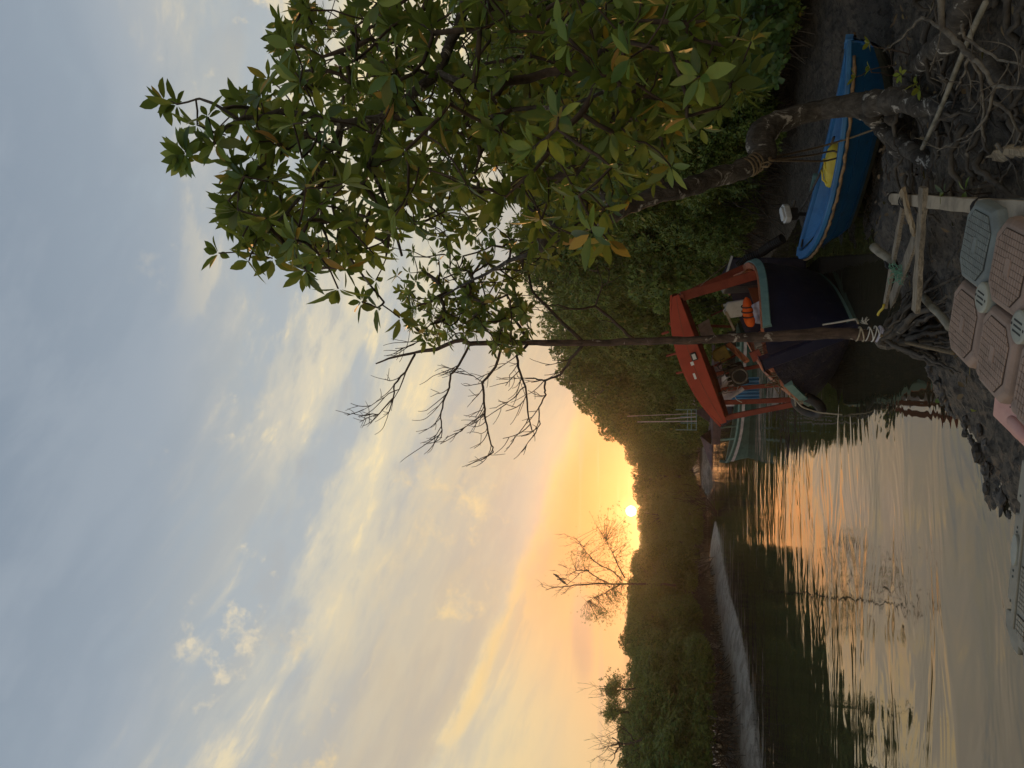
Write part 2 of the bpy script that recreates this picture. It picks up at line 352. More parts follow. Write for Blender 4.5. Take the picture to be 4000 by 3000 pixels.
def terrain():
    xs=axis(-1.6,4.6,.027,-900,900); ys=axis(4.6,10.2,.027,-12,1400)
    X,Yg=np.meshgrid(xs,ys); P=np.stack([X.ravel(),Yg.ravel()],1); h=hbase(P)
    near=(P[:,0]>-3)&(P[:,0]<7)&(P[:,1]<15)&(P[:,1]>3)&(h>-.12)
    idx=np.nonzero(near)[0]
    for i in idx:
        x,y=P[i]; v=Vector((x,y,0))
        a=noise.fractal(v*2.2,1.,2.,3)*.05; 
        b=noise.noise(v*9)*.018+abs(noise.noise(v*19+Vector((9,1,3))))*.026
        cl=noise.voronoi(v*7.5)[0]; b+=max(0,.34-cl[0])*.11; cl=noise.voronoi(v*17.+Vector((4,4,4)))[0]; b+=max(0,.30-cl[0])*.045
        h[i]+=a+b-.012
    far=~near; h[far]+=.05*np.sin(P[far,0]*1.3+P[far,1]*.7)*np.clip(h[far]*4,0,1)
    nx,ny=len(xs),len(ys); a=(np.arange(ny-1)[:,None]*nx+np.arange(nx-1)[None]).ravel()
    o=npmesh('mud_ground',np.column_stack([P,h]),[np.stack([a,a+1,a+1+nx,a+nx],1)],None,smooth=True)
    o.data.materials.clear()
    m=bpy.data.materials.new('mud'); m.use_nodes=True; t=m.node_tree; t.nodes.clear(); q=N(t)
    tc=q.n('ShaderNodeTexCoord').outputs['Object']
    n1=q.noise(tc,3.,8,.65); n2=q.noise(tc,14,8,.7,.6); n3=q.noise(tc,55,6,.7,.4)
    c=q.mix(q.sm(n1,.38,.62),(.032,.027,.022,1),(.088,.072,.054,1))
    c=q.mix(q.sm(n2,.50,.60),c,(.018,.016,.014,1))
    c=q.mix(q.m('MULTIPLY',q.sm(n3,.55,.72),.7),c,(.17,.14,.105,1))
    sp=q.n('ShaderNodeSeparateXYZ'); t.links.new(tc,sp.inputs[0])
    ylr=q.m('MAXIMUM',q.sm(sp.outputs[0],-6.,-8.5),q.m('MULTIPLY',q.sm(sp.outputs[1],55,57),q.sm(sp.outputs[0],-2.6,-3.6)))
    ylr=q.m('MULTIPLY',ylr,q.m('SUBTRACT',1.,q.m('MULTIPLY',q.sm(sp.outputs[1],62.8,63.6),1.)))
    pale=q.mix(q.sm(q.noise(tc,1.6,8,.7,.5),.42,.60),(.30,.275,.24,1),(.14,.12,.10,1))
    c=q.mix(ylr,c,pale)
    wet=q.sm(sp.outputs[2],.07,.0); c=q.mix(q.m('MULTIPLY',wet,.5),c,(.04,.033,.026,1))
    b=q.n('ShaderNodeBsdfPrincipled'); t.links.new(c,b.inputs['Base Color'])
    t.links.new(q.m('SUBTRACT',q.sm(n2,.40,.7,.42,.85),q.m('MULTIPLY',wet,.2)),b.inputs['Roughness'])
    bp=q.n('ShaderNodeBump'); bp.inputs['Strength'].default_value=.9; bp.inputs['Distance'].default_value=.02
    t.links.new(q.m('ADD',n3,q.m('MULTIPLY',n2,1.5)),bp.inputs['Height']); t.links.new(bp.outputs[0],b.inputs['Normal'])
    oo=q.n('ShaderNodeOutputMaterial'); t.links.new(b.outputs[0],oo.inputs[0]); o.data.materials.append(m)
    tag(o,'brown mud banks and riverbed with clods and wet patches',kind='structure')
terrain()
def water():
    mb=MB(); mb.add([(-1500,-12,0),(1500,-12,0),(1500,1500,0),(-1500,1500,0)],[(0,1,2,3)])
    m=bpy.data.materials.new('river_water'); m.use_nodes=True; t=m.node_tree; t.nodes.clear(); q=N(t)
    tc=q.n('ShaderNodeTexCoord').outputs['Object']
    def mapn(s,sc0,det,r=.5,d=0):
        mp=q.n('ShaderNodeMapping'); t.links.new(tc,mp.inputs[0]); mp.inputs['Scale'].default_value=s; mp.inputs['Rotation'].default_value=(0,0,R_(4))
        return q.noise(mp.outputs[0],sc0,det,r,d)
    sp=q.n('ShaderNodeSeparateXYZ'); t.links.new(tc,sp.inputs[0])
    big=mapn((.45,1.,1),.50,2,.4,.8); rip=mapn((.30,1.,1),1.5,2,.5,.5); med=mapn((.45,1.,1),.95,3,.55,1.0); fine=mapn((.35,1.,1),5.,2,.5,.2)
    patch=q.sm(mapn((.6,1,1),.16,3),.35,.62)
    # ripples live mid-river, the near water lies calm
    ymask=q.m('MULTIPLY',q.sm(sp.outputs[1],6.5,13.,.10,1.),q.m('ADD',q.m('MULTIPLY',patch,.7),.3))
    hgt=q.m('ADD',q.m('ADD',q.m('MULTIPLY',big,.030),q.m('MULTIPLY',med,.022)),q.m('MULTIPLY',q.m('ADD',q.m('MULTIPLY',rip,.024),q.m('MULTIPLY',fine,.0030)),ymask))
    bp=q.n('ShaderNodeBump'); bp.inputs['Strength'].default_value=1.; bp.inputs['Distance'].default_value=1.0; t.links.new(hgt,bp.inputs['Height'])
    b=q.n('ShaderNodeBsdfPrincipled'); b.inputs['Base Color'].default_value=(.034,.031,.017,1); b.inputs['Roughness'].default_value=.025; b.inputs['IOR'].default_value=1.55
    b.inputs['Specular IOR Level'].default_value=.65
    t.links.new(bp.outputs[0],b.inputs['Normal'])
    oo=q.n('ShaderNodeOutputMaterial'); t.links.new(b.outputs[0],oo.inputs[0])
    tag(mb.build('water',m),'calm brown river water reflecting the sunset sky',kind='structure')
water()
def hills():
    for nm,x0,x1,yy,f in (('distant_hill',-420,-95,420,lambda u:(24+5*math.sin(u*9)+3*math.sin(u*23)+1.5*noise.noise(Vector((u*60,1,0))))),('sunset_hill',-95,-50,330,lambda u:(20.5-7*u*u*0-5*abs(u-.35)+2*noise.noise(Vector((u*14,5,0)))))):
        mb=MB(); n=220; P=[]
        for i in range(n+1):
            u=i/n; x=x0+(x1-x0)*u; h=f(u)*(min(1,(1-u)*9+.3) if nm=='distant_hill' else min(1,min(u,1-u)*6+.25))
            h+=1.1*noise.noise(Vector((x*.35,3,0)))
            P.append([(x,yy-70,-1),(x,yy-30,h*.55),(x,yy,h),(x,yy+60,h*.6),(x,yy+130,-1)])
        mb.grid(P)
        tag(mb.build(nm,mat(nm+'_forest',(.035,.055,.03),(.06,.08,.045),.95,.08,0),smooth=True),'low wooded hill fading in the haze',kind='structure')
hills()
# ---------------------------------------------------------------- foliage helpers
def leaves(C,A,nl,L,Wd,rng,near,spread=(35,85)):
    """C centres (n,3), A axes (n,3) -> V,Faces"""
    n=len(C); tot=n*nl
    c=np.repeat(C,nl,0); a=np.repeat(A,nl,0)
    tmp=rng.normal(size=(n,3)); r1=np.cross(A,tmp); r1/=np.linalg.norm(r1,axis=1,keepdims=True)+1e-9; r2=np.cross(A,r1)
    az=(np.tile(np.arange(nl),n)*2*PI/nl+rng.uniform(-.4,.4,tot)); r1=np.repeat(r1,nl,0); r2=np.repeat(r2,nl,0)
    rad=r1*np.cos(az)[:,None]+r2*np.sin(az)[:,None]
    el=np.radians(rng.uniform(spread[0],spread[1],tot))[:,None]
    d=a*np.cos(el)+rad*np.sin(el); nrm=a*np.sin(el)-rad*np.cos(el)
    nrm+=rng.normal(size=(tot,3))*.22; side=np.cross(d,nrm); side/=np.linalg.norm(side,axis=1,keepdims=True)+1e-9; nrm=np.cross(side,d)
    l=(L*rng.uniform(.65,1.12,tot))[:,None]; w=(Wd*rng.uniform(.8,1.15,tot))[:,None]/2*l/L
    s0=c+d*l*.10
    if not near:
        p=np.stack([s0,s0+d*l*.5+side*w+nrm*w*.35,s0+d*l-nrm*l*.06,s0+d*l*.5-side*w+nrm*w*.35],1)
        b=np.arange(tot)[:,None]*4
        return p.reshape(-1,3),[np.concatenate([b+np.array([0,1,2]),b+np.array([0,2,3])])]
    ts=[.22,.48,.76]; ws=[.72,1.,.68]; pts=[s0]
    cv=rng.uniform(-.02,.14,tot)[:,None]
    for t_,w_ in zip(ts,ws):
        m_=s0+d*l*t_-nrm*l*cv*t_*t_
        pts+= [m_+side*w*w_+nrm*w*.30*w_, m_, m_-side*w*w_+nrm*w*.30*w_]
    pts.append(s0+d*l-nrm*l*cv)
    p=np.stack(pts,1); b=np.arange(tot)[:,None]*11
    tri=np.concatenate([b+np.array(k) for k in([0,1,2],[0,2,3],[7,10,8],[8,10,9])])
    qd=np.concatenate([b+np.array(k) for k in([1,4,5,2],[2,5,6,3],[4,7,8,5],[5,8,9,6])])
    return p.reshape(-1,3),[tri,qd]
def arc(p,q,up,n=6,rng=None,j=0):
    p=Vector(p);q=Vector(q); o=[]
    for i in range(n+1):
        t=i/n; v=p.lerp(q,t)+Vector((0,0,up*4*t*(1-t)))
        if rng and 0<i<n: v+=Vector((rng.uniform(-j,j),rng.uniform(-j,j),rng.uniform(-j,j)))
        o.append(v)
    return o
LEAF_L=.16
def crown_variant(seed,h=6.,r=2.3,zb=1.1,nros=5600,nclump=22):
    rg=np.random.default_rng(seed); rp=random.Random(seed)
    cl=[]
    for i in range(nclump):
        a=rp.uniform(0,2*PI); u=rp.random()
        z=zb+.5+(h-zb-.9)*((i+.5)/nclump)
        env=r*math.sqrt(max(.12,1-((z-zb-(h-zb)*.42)/((h-zb)*.62))**2))
        rr=env*rp.uniform(.35,.85); cr=rp.uniform(.55,1.0)*(.8 if z>h*.8 else 1)
        cl.append((Vector((rr*math.cos(a),rr*math.sin(a),z)),cr))
    ws=np.array([c[1]**2 for c in cl]); ws/=ws.sum(); pick=rg.choice(len(cl),nros,p=ws)
    cc=np.array([list(c[0]) for c in cl])[pick]; cr=np.array([c[1] for c in cl])[pick]
    d=rg.normal(size=(nros,3)); d[:,2]*=.85; d/=np.linalg.norm(d,axis=1,keepdims=True)
    rad=cr*(.45+.62*rg.random(nros)**.45)
    P=cc+d*rad[:,None]*np.array([1,1,.8]); P[:,2]=np.maximum(P[:,2],zb*.85+rg.random(nros)*.3)
    A=d+np.array([0,0,.7]); A/=np.linalg.norm(A,axis=1,keepdims=True)
    V,Fc=leaves(P,A,6,LEAF_L,.070,rg,False)
    me=npmesh('crown',V,Fc,M['leafF']); cm=me.data; bpy.data.objects.remove(me)
    tb=MB(); lean=Vector((rp.uniform(-.4,.4),rp.uniform(-.4,.4),0))
    tp=[Vector((0,0,.6)),Vector((.05,0,1.3)),lean*.5+Vector((0,0,h*.45)),lean+Vector((0,0,h*.8))]
    tb.tube(tp,[.10,.09,.06,.02],7)
    for c,r_ in cl:
        b=tp[1].lerp(tp[2],rp.random()) if c.z<h*.55 else tp[2].lerp(tp[3],rp.random()*.7)
        tb.tube(arc(b,c,.15,4,rp,.05),[.035,.01],5)
        for k in range(5):
            e=c+Vector((rp.gauss(0,1),rp.gauss(0,1),rp.gauss(0,1)+.4)).normalized()*r_*.9
            tb.tube(arc(c,e,.05,3,rp,.03),[.010,.005],4)
    ob=tb.build('trunk',M['bark'],None); tm=ob.data; tm_off=Vector(ob.location); bpy.data.objects.remove(ob); tm.transform(Matrix.Translation(tm_off))
    rb=MB()
    for i in range(34):
        a=rp.uniform(0,2*PI); rr=rp.uniform(.5,2.1); p=Vector((.05*math.cos(a),.05*math.sin(a),rp.uniform(.6,1.5))); q=Vector((rr*math.cos(a),rr*math.sin(a),-.4))
        if i%3==0: p=Vector((rr*.7*math.cos(a+.3),rr*.7*math.sin(a+.3),rp.uniform(1.1,1.9)))
        rb.tube(arc(p,q,rp.uniform(.1,.35),6,rp,.05),[.028,.014],5)
    for i in range(50):
        a=rp.uniform(0,2*PI); rr=rp.uniform(.4,r*.95); p=Vector((rr*math.cos(a),rr*math.sin(a),rp.uniform(.9,1.6))); q=p+Vector((rp.uniform(-.6,.6),rp.uniform(-.6,.6),rp.uniform(-1.1,-.3)))
        rb.tube(arc(p,q,rp.uniform(-.05,.15),4,rp,.05),[.010,.005],4)
    ob=rb.build('prop_roots',M['root'],None); rm=ob.data; ro=Vector(ob.location); bpy.data.objects.remove(ob); rm.transform(Matrix.Translation(ro))
    return cm,tm,rm
VAR=[crown_variant(s) for s in (11,12,13,14)]
VAR+=[crown_variant(s,zb=.25,nros=6800,nclump=34) for s in (21,22,23)]
def far_tree(x,y,h,wid,label,group,vi,rot,zoff=None,low=False):
    z=hz(x,y) if zoff is None else zoff
    e=bpy.data.objects.new('mangrove_tree',None); COL.objects.link(e); e.location=(x,y,max(z,-.1)); e.rotation_euler=(0,0,rot); e.scale=(wid,wid,h/6.)
    tag(e,label,'tree',group)
    for nm,me in zip(('crown','trunk','prop_roots'),VAR[4+vi%3] if low else VAR[vi%4]):
        o=bpy.data.objects.new(nm,me); COL.objects.link(o); o.parent=e
    return e
ORD0=['first','second','third','fourth','fifth','sixth','seventh','eighth','ninth','tenth','eleventh','twelfth','thirteenth','fourteenth','fifteenth','sixteenth','seventeenth','eighteenth']
#LEFTBANK
rb_=random.Random(5)
edge=[(23.,-11.6),(27,-10),(31,-9.7),(37,-10),(42,-9.7),(48,-9.0),(52.5,-9.4)]
def ex(y):
    for (a,b),(c,d) in zip(edge,edge[1:]):
        if a<=y<=c: return b+(d-b)*(y-a)/(c-a)
    return edge[0][1]-.6*(edge[0][0]-y)*.6 if y<edge[0][0] else edge[-1][1]
nleft=0
for i,yy in enumerate(np.linspace(17,51.0,17)):
    h=1.9+.066*yy+rb_.uniform(-.25,.25)
    far_tree(ex(yy)-3.0-rb_.uniform(0,.6)*1.,yy,h,.82+rb_.uniform(-.05,.12),'front row mangrove on the left bank, '+ORD0[i]+' from the frame edge','mangroves in the front row of the left bank',i,rb_.uniform(0,6))
for i,yy in enumerate(np.linspace(20,56,13)):
    far_tree(ex(yy)-6.2-rb_.uniform(0,1.6),yy,2.1+.070*yy+rb_.uniform(-.3,.4),1.05,'rear row mangrove topping the left bank, '+ORD0[i]+' from the frame edge','mangroves in the second row of the left bank',i+1,rb_.uniform(0,6))
# right bank and far end
ORD=['first','second','third','fourth','fifth','sixth','seventh','eighth','ninth','tenth','eleventh','twelfth','thirteenth','fourteenth','fifteenth','sixteenth','seventeenth','eighteenth','nineteenth','twentieth']
far=[(-1.0,64,6.4),(-4.5,66,6.3),(-8.2,66.5,5.9),(-12.,67,5.6),(-16,67,5.2),(-20,68,5.),(-6.3,70,6.4),(-10.5,72,6.),(-14.5,73,5.6),(-2.5,70,6.6),(3,62,6.6),(-5.6,66.2,5.6),(-10.,65,3.6),(-13.6,65.2,3.8),(-10.9,62.6,2.6),(-12.2,63.2,2.9)]
for i,(x,y,h) in enumerate(sorted(far,reverse=True)):
    far_tree(x,y,h*rb_.uniform(.95,1.05),.95 if h>3 else .6,'dim mangrove across the far river bend, '+ORD[i]+' from the right','mangroves closing the far river bend',i,rb_.uniform(0,6),low=True)
rt=[(6.0,16.6,6.0),(8.6,17,6.9),(11,18,7.6),(4.7,20.4,6.6),(7.2,21,7.2),(9.6,22,7.4),(3.6,24.6,7.3),(6.0,25.5,7.3),(8.6,27,7.6),(2.6,28.6,7.2),(4.8,30,7.2),(1.0,32.6,7.3),(3.4,35,7.2),(-.4,36.8,7.1),(1.8,40,7.1),(-1.5,43,6.9),(.8,47,6.9),(-2.2,49.5,6.8),(0,54,6.6),(-2.6,56.5,6.3)]
for i,(x,y,h) in enumerate(sorted(rt,key=lambda t:t[1])):
    far_tree(x,y,h*rb_.uniform(.96,1.06),.95,'tall mangrove of the right bank behind the boats, '+ORD[i]+' going away upriver','tall mangroves of the right bank',i,rb_.uniform(0,6),low=True)
for i,(x,y,h,w) in enumerate([(4.9,14.6,3.6,.55),(4.6,17.4,4.2,.6),(4.3,20.2,4.0,.55),(4.0,23,4.4,.6),(3.4,26.4,4.6,.6),(2.0,29.4,4.4,.6),(.5,31.9,4.6,.6),(-.6,34.6,4.6,.6),(-1.5,38.4,4.8,.65),(-2.0,43,4.8,.65),(-2.5,47.5,4.8,.65),(-2.7,52,4.6,.65)]):
    far_tree(x,y,h,w,'low mangrove overhanging the water of the right bank, '+ORD[i]+' going away upriver','low mangroves at the water along the right bank',i,rb_.uniform(0,6),low=True)
for i,(x,y,h,w) in enumerate([(6.4,13.4,5.6,.8),(8.4,14,6.6,.95),(8.6,10.8,6.4,.9),(7.2,8.6,5.8,.75),(5.9,12.,3.6,.6),(6.6,6.0,7.,.9),(8.4,4.,7.2,1.),(10.5,8,7.5,1.1)]):  # trees listed last stand out of frame, added to shade the mud and roots
    far_tree(x,y,h,w,'dark mangrove in the deep shade right of the blue dinghy, '+ORD[i]+' counted clockwise','mangroves in the shade right of the blue dinghy',i,rb_.uniform(0,6),low=(i in(0,2,3,4)))
# ---------------------------------------------------------------- leafy foreground trees grown node by node
def inpoly(x,y,poly):
    c=False; n=len(poly)
    for i in range(n):
        x1,y1=poly[i];x2,y2=poly[(i+1)%n]
        if (y1>y)!=(y2>y) and x<x1+(y-y1)*(x2-x1)/(y2-y1): c=not c
    return c
def grown_tree(name,label,base,limbs,targets,seed,L,Wd,lm,bm,nl=7,sag=.12,rmin=.0045,kr=.0042,trunk=None,gfn=None):
    """limbs: list of (points, r0, r1); targets: world points where twigs end"""
    rp=random.Random(seed); rg=np.random.default_rng(seed)
    root=thing(name,label,'tree',base)
    pts=[];par=[]
    lb=MB()
    for P,r0,r1 in limbs:
        pr=-1; Q=[]
        for p,q in zip(P,P[1:]):
            m=max(2,int((q-p).length/.12))
            for k in range(m): Q.append(p.lerp(q,k/m)+Vector([rp.uniform(-.012,.012) for _ in range(3)]))
        Q.append(P[-1])
        for v in Q: pts.append(v); par.append(-1)
        lb.tube(Q,(r0,r1),8,wob=.12,rng=rp)
    A=np.array([list(p) for p in pts]); nb=len(pts)
    T=sorted(targets,key=lambda t:float(np.min(np.linalg.norm(A-np.array(t),axis=1))))
    pos=A.copy(); par=[-1]*nb; ends=[]
    for t in T:
        tv=np.array(t); d=np.linalg.norm(pos-tv,axis=1); i=int(np.argmin(d+.0)); 
        st_=Vector(pos[i]); L_=(Vector(t)-st_).length; m=max(2,int(L_/.09)); c=[]
        out=Vector((rp.uniform(-1,1),rp.uniform(-1,1),-.8)).normalized()*sag*min(1,L_)
        last=i
        for k in range(1,m+1):
            u=k/m; v=st_.lerp(Vector(t),u)+out*4*u*(1-u)*.6+Vector([rp.uniform(-.008,.008) for _ in range(3)])
            c.append(list(v)); par.append(last); last=len(pos)+len(c)-1
        pos=np.vstack([pos,np.array(c)]); ends.append(last)
    cnt=[0]*len(pos)
    for e in ends:
        j=e
        while j!=-1: cnt[j]+=1; j=par[j]
    tw=MB(); kids={}
    for j in range(nb,len(pos)): kids.setdefault(par[j],[]).append(j)
    done=set()
    starts=[j for j in range(nb,len(pos)) if par[j]<nb or kids[par[j]][0]!=j]
    for s0 in starts:
        ch=[par[s0],s0]; j=s0
        while j in kids: j=kids[j][0]; ch.append(j)
        rr=[min(.03,max(rmin,kr*max(1,cnt[k])**.45)) for k in ch]; rr[0]=rr[1]
        tw.tube([pos[k] for k in ch],rr,5,caps=False)
    C=[];Ax=[]
    for e in ends:
        p=Vector(pos[e]); d=(p-Vector(pos[par[e]])).normalized()+Vector((0,0,.75)); 
        C.append(list(p)); Ax.append(list(d.normalized()))
        if rp.random()<.30: 
            k=par[par[e]]; C.append(list(pos[k])); Ax.append(list((Vector(pos[k])-Vector(pos[par[k]])+Vector((0,0,.05))).normalized()))
    C=np.array(C);Ax=np.array(Ax); inv=np.array(base)
    V,Fc=leaves(C-inv,Ax,nl,L,Wd,rg,True,(38,100))
    npmesh('foliage',V,Fc,lm,root,smooth=True)
    tw.build('twigs',M['twig'],root,world=True,smooth=True)
    lb.build('limbs',bm,root,world=True,smooth=True)
    return root
rt_=random.Random(77)
def targ(n,poly,d0,d1,mind=.16,bias=1.):
    o=[]; x0=min(p[0] for p in poly);x1=max(p[0] for p in poly);y0=min(p[1] for p in poly);y1=max(p[1] for p in poly); k=0
    while len(o)<n and k<n*30:
        k+=1; x=rt_.uniform(x0,x1);y=rt_.uniform(y0,y1)
        if not inpoly(x,y,poly): continue
        p=Y(x,y,d0+(d1-d0)*rt_.random()**bias)
        if p.z<.9 or any((p-q).length<mind for q in o): continue
        o.append(p)
    return o
def PL(l): return [Y(*p) for p in l]
near_limbs=[(PL([(2000,-500,4.6),(1850,-60,4.3),(1765,170,4.1),(1708,285,4.),(1600,380,3.9),(1487,468,3.85),(1335,487,3.8),(1234,456,3.75),(1088,443,3.7),(990,455,3.65),(936,468,3.6)]),.045,.014),
 (PL([(936,468,3.6),(890,505,3.58),(822,563,3.55),(734,608,3.5)]),.012,.007),(PL([(1234,456,3.75),(1150,570,3.7),(1060,620,3.65),(960,690,3.6)]),.013,.007),
 (PL([(936,468,3.6),(880,430,3.6),(800,385,3.6),(765,388,3.6)]),.011,.006),(PL([(1335,487,3.8),(1250,650,3.9),(1120,830,3.9),(1000,950,3.9)]),.016,.007),
 (PL([(1487,468,3.85),(1440,640,4.1),(1530,830,4.2),(1570,1000,4.3)]),.016,.008),(PL([(1708,285,4.),(1830,330,3.7),(2000,420,3.6),(2200,430,3.5),(2420,330,3.3)]),.018,.008),
 (PL([(1708,285,4.),(1900,480,4.3),(2090,640,4.5),(2250,760,4.6)]),.02,.008),(PL([(1335,487,3.8),(1300,800,4.0),(1350,1000,4.1),(1500,1180,4.2)]),.012,.006)]
ntg=[Y(x,y,d) for x,y,d in [(695,610,3.5),(720,590,3.45),(690,405,3.6),(765,488,3.6),(640,395,3.62),(930,650,3.6),(960,690,3.55),(1000,490,3.55),(985,620,3.6),(1185,320,3.6),(860,985,3.9),(985,990,3.9),(1000,930,3.85),(1190,1060,3.95),(1210,1010,3.9),(1410,1180,4.1),(1560,1240,4.2),(1470,1200,4.1),(950,790,3.8),(1100,560,3.6),(1400,980,4.),(1180,900,3.9)]]
npoly=[(1010,470),(1060,180),(1080,0),(2500,-40),(2800,60),(2990,80),(2960,330),(2850,430),(2700,420),(2620,640),(2600,760),(2400,640),(2480,900),(2330,960),(2200,900),(2100,960),(1900,820),(1700,860),(1450,1120),(1350,1150),(1150,1040),(960,900),(930,740),(1050,620)]
ntg+=targ(34,[(780,420),(1000,340),(1120,500),(1120,1010),(960,1020),(880,760)],3.4,4.2,.13,1.)
ntg+=targ(400,npoly,2.9,5.2,.15,.8)
ntg+=targ(60,[(2300,-40),(2900,0),(2980,250),(2850,430),(2640,600),(2400,500)],3.4,5.4,.15,.8)
ntg+=targ(45,[(1300,300),(2000,250),(2050,900),(1700,1000),(1350,800)],4.6,6.2,.15,.8)
grown_tree('leafy_mangrove','large glossy leaved mangrove whose boughs fill the upper right of the scene',(4.1,4.6,.4),near_limbs,ntg,3,.138,.052,M['leafN'],M['bark'])
# ---- the leaning trunk over the blue dinghy
def lean_tree():
    base=Y(3430,420,7.15); rp=random.Random(9)
    ax=PL([(3430,420,7.15),(3400,410,7.2),(3300,415,7.35),(3210,425,7.5),(3150,440,7.5),(3090,458,7.5),(3040,475,7.45),(2985,510,7.4),(2965,555,7.3),(2985,598,7.2),(2930,650,7.05),(2800,690,6.9),(2600,750,6.5),(2400,830,6.3),(2200,900,6.1),(2080,980,6.0)])
    tg=targ(620,[(1150,0),(2700,-40),(2750,420),(2650,600),(2450,800),(2300,950),(2100,1060),(1950,1160),(1850,1330),(1700,1340),(1560,1180),(1500,900),(1400,560),(1200,420)],5.9,9.0,.15,1.)
    tg+=targ(70,[(1560,1150),(1800,1130),(2060,1150),(2080,1370),(1850,1360),(1620,1330)],6.6,7.6,.12,1.)
    sub=[(PL([(2400,830,6.3),(2250,640,6.6),(2050,480,7.),(1800,420,7.4),(1500,330,7.5)]),.03,.012),(PL([(2200,900,6.1),(2000,760,6.4),(1800,720,6.8),(1600,700,7.)]),.025,.01),
         (PL([(2080,980,6.0),(1950,1040,6.4),(1800,1120,6.9),(1680,1180,7.1)]),.022,.008),(PL([(2600,750,6.5),(2500,500,6.4),(2350,260,6.5),(2200,80,6.6)]),.028,.01),(PL([(2050,480,7.),(1900,250,7.6),(1700,100,8.)]),.02,.008)]
    rt=grown_tree('leaning_mangrove','crooked mangrove with grey knuckled trunk leaning across the blue dinghy on splayed roots',tuple(base),[(ax[-3:],.055,.03)]+sub,tg,8,.115,.046,M['leafN'],M['bark'])
    mb=MB(); Q=[];rr=[]
    rk=[.12,.115,.10,.095,.10,.10,.105,.125,.13,.115,.095,.085,.075,.068,.06,.05]
    for k,(p,q) in enumerate(zip(ax,ax[1:])):
        m=max(2,int((q-p).length/.05))
        for i in range(m):
            u=i/m; v=p.lerp(q,u); Q.append(v+Vector((noise.noise(v*6),noise.noise(v*6+Vector((3,3,3))),0))*.025); rr.append((rk[k]*(1-u)+rk[k+1]*u)*(1+.22*noise.noise(v*9)))
    mb.tube(Q,rr,16,wob=.07,rng=rp); mb.build('trunk',M['bark'],rt,world=True,smooth=True)
    rs=[([(3395,405,.74),(3470,392,.62),(3536,393,.55),(3590,398,.5),(3653,407,.45),(3762,457,.42),(3807,488,.38),(3938,511,.36),(4060,530,.3)],.11,.05),
        ([(3395,430,.72),(3427,479,.62),(3472,540,.5),(3510,600,.42),(3570,640,.3)],.085,.05),
        ([(3440,500,.6),(3481,530,.52),(3536,574,.48),(3617,633,.42),(3689,665,.36),(3762,678,.34),(3834,705,.3),(3950,730,.2)],.075,.045),
        ([(3653,407,.45),(3660,452,.42),(3680,520,.40),(3739,561,.36),(3830,574,.34),(3960,640,.2)],.06,.03),
        ([(3536,330,.2),(3572,307,.38),(3603,244,.52),(3653,194,.6),(3716,158,.62),(3752,80,.66),(3789,-20,.7)],.07,.075),
        ([(3852,226,.55),(3897,325,.5),(3965,384,.42),(4060,400,.3)],.05,.045),
        ([(3590,398,.5),(3640,480,.42),(3720,540,.34),(3850,640,.28),(3960,690,.2)],.05,.03),
        ([(3700,430,.42),(3790,420,.42),(3880,440,.36),(4010,470,.28)],.045,.03),
        ([(3480,450,.6),(3520,500,.42),(3560,530,.3),(3600,560,.15)],.05,.03)]
    for P,a,b in rs:
        W_=[G(*p) for p in P]; mb=MB(); Q=[];rr=[]
        n=0; tot=len(W_)-1
        for k,(p,q) in enumerate(zip(W_,W_[1:])):
            m=max(2,int((q-p).length/.05))
            for i in range(m):
                v=p.lerp(q,i/m); Q.append(v+Vector((noise.noise(v*5),noise.noise(v*5+Vector((5,1,2))),noise.noise(v*4+Vector((7,7,7)))))*.03)
                f=(k+i/m)/tot; rr.append((a+(b-a)*f)*(1+.3*noise.noise(v*11)))
        mb.tube(Q,rr,12,wob=.08,rng=rp); mb.build('root',M['bark'],rt,world=True,smooth=True)
    for i in range(150):
        x=rp.uniform(3520,4060);y=rp.uniform(-60,700)
        if x<3640 and y<350: continue
        p=G(x,y,rp.uniform(.25,.55)); a=rp.uniform(0,6.28); l=rp.uniform(.25,1.0)
        q=p+Vector((math.cos(a)*l,math.sin(a)*l*.8,0)); q.z=hz(q.x,q.y)-.03
        if q.y<3.2: continue
        r0=rp.uniform(.005,.024); Q=arc(p,q,rp.uniform(-.02,.16),10,rp,.02)
        mb=MB(); mb.tube(Q,(r0,r0*.6),7,wob=.15,rng=rp); mb.build('root',M['root'],rt,world=True,smooth=True)
    return rt
LT=lean_tree()
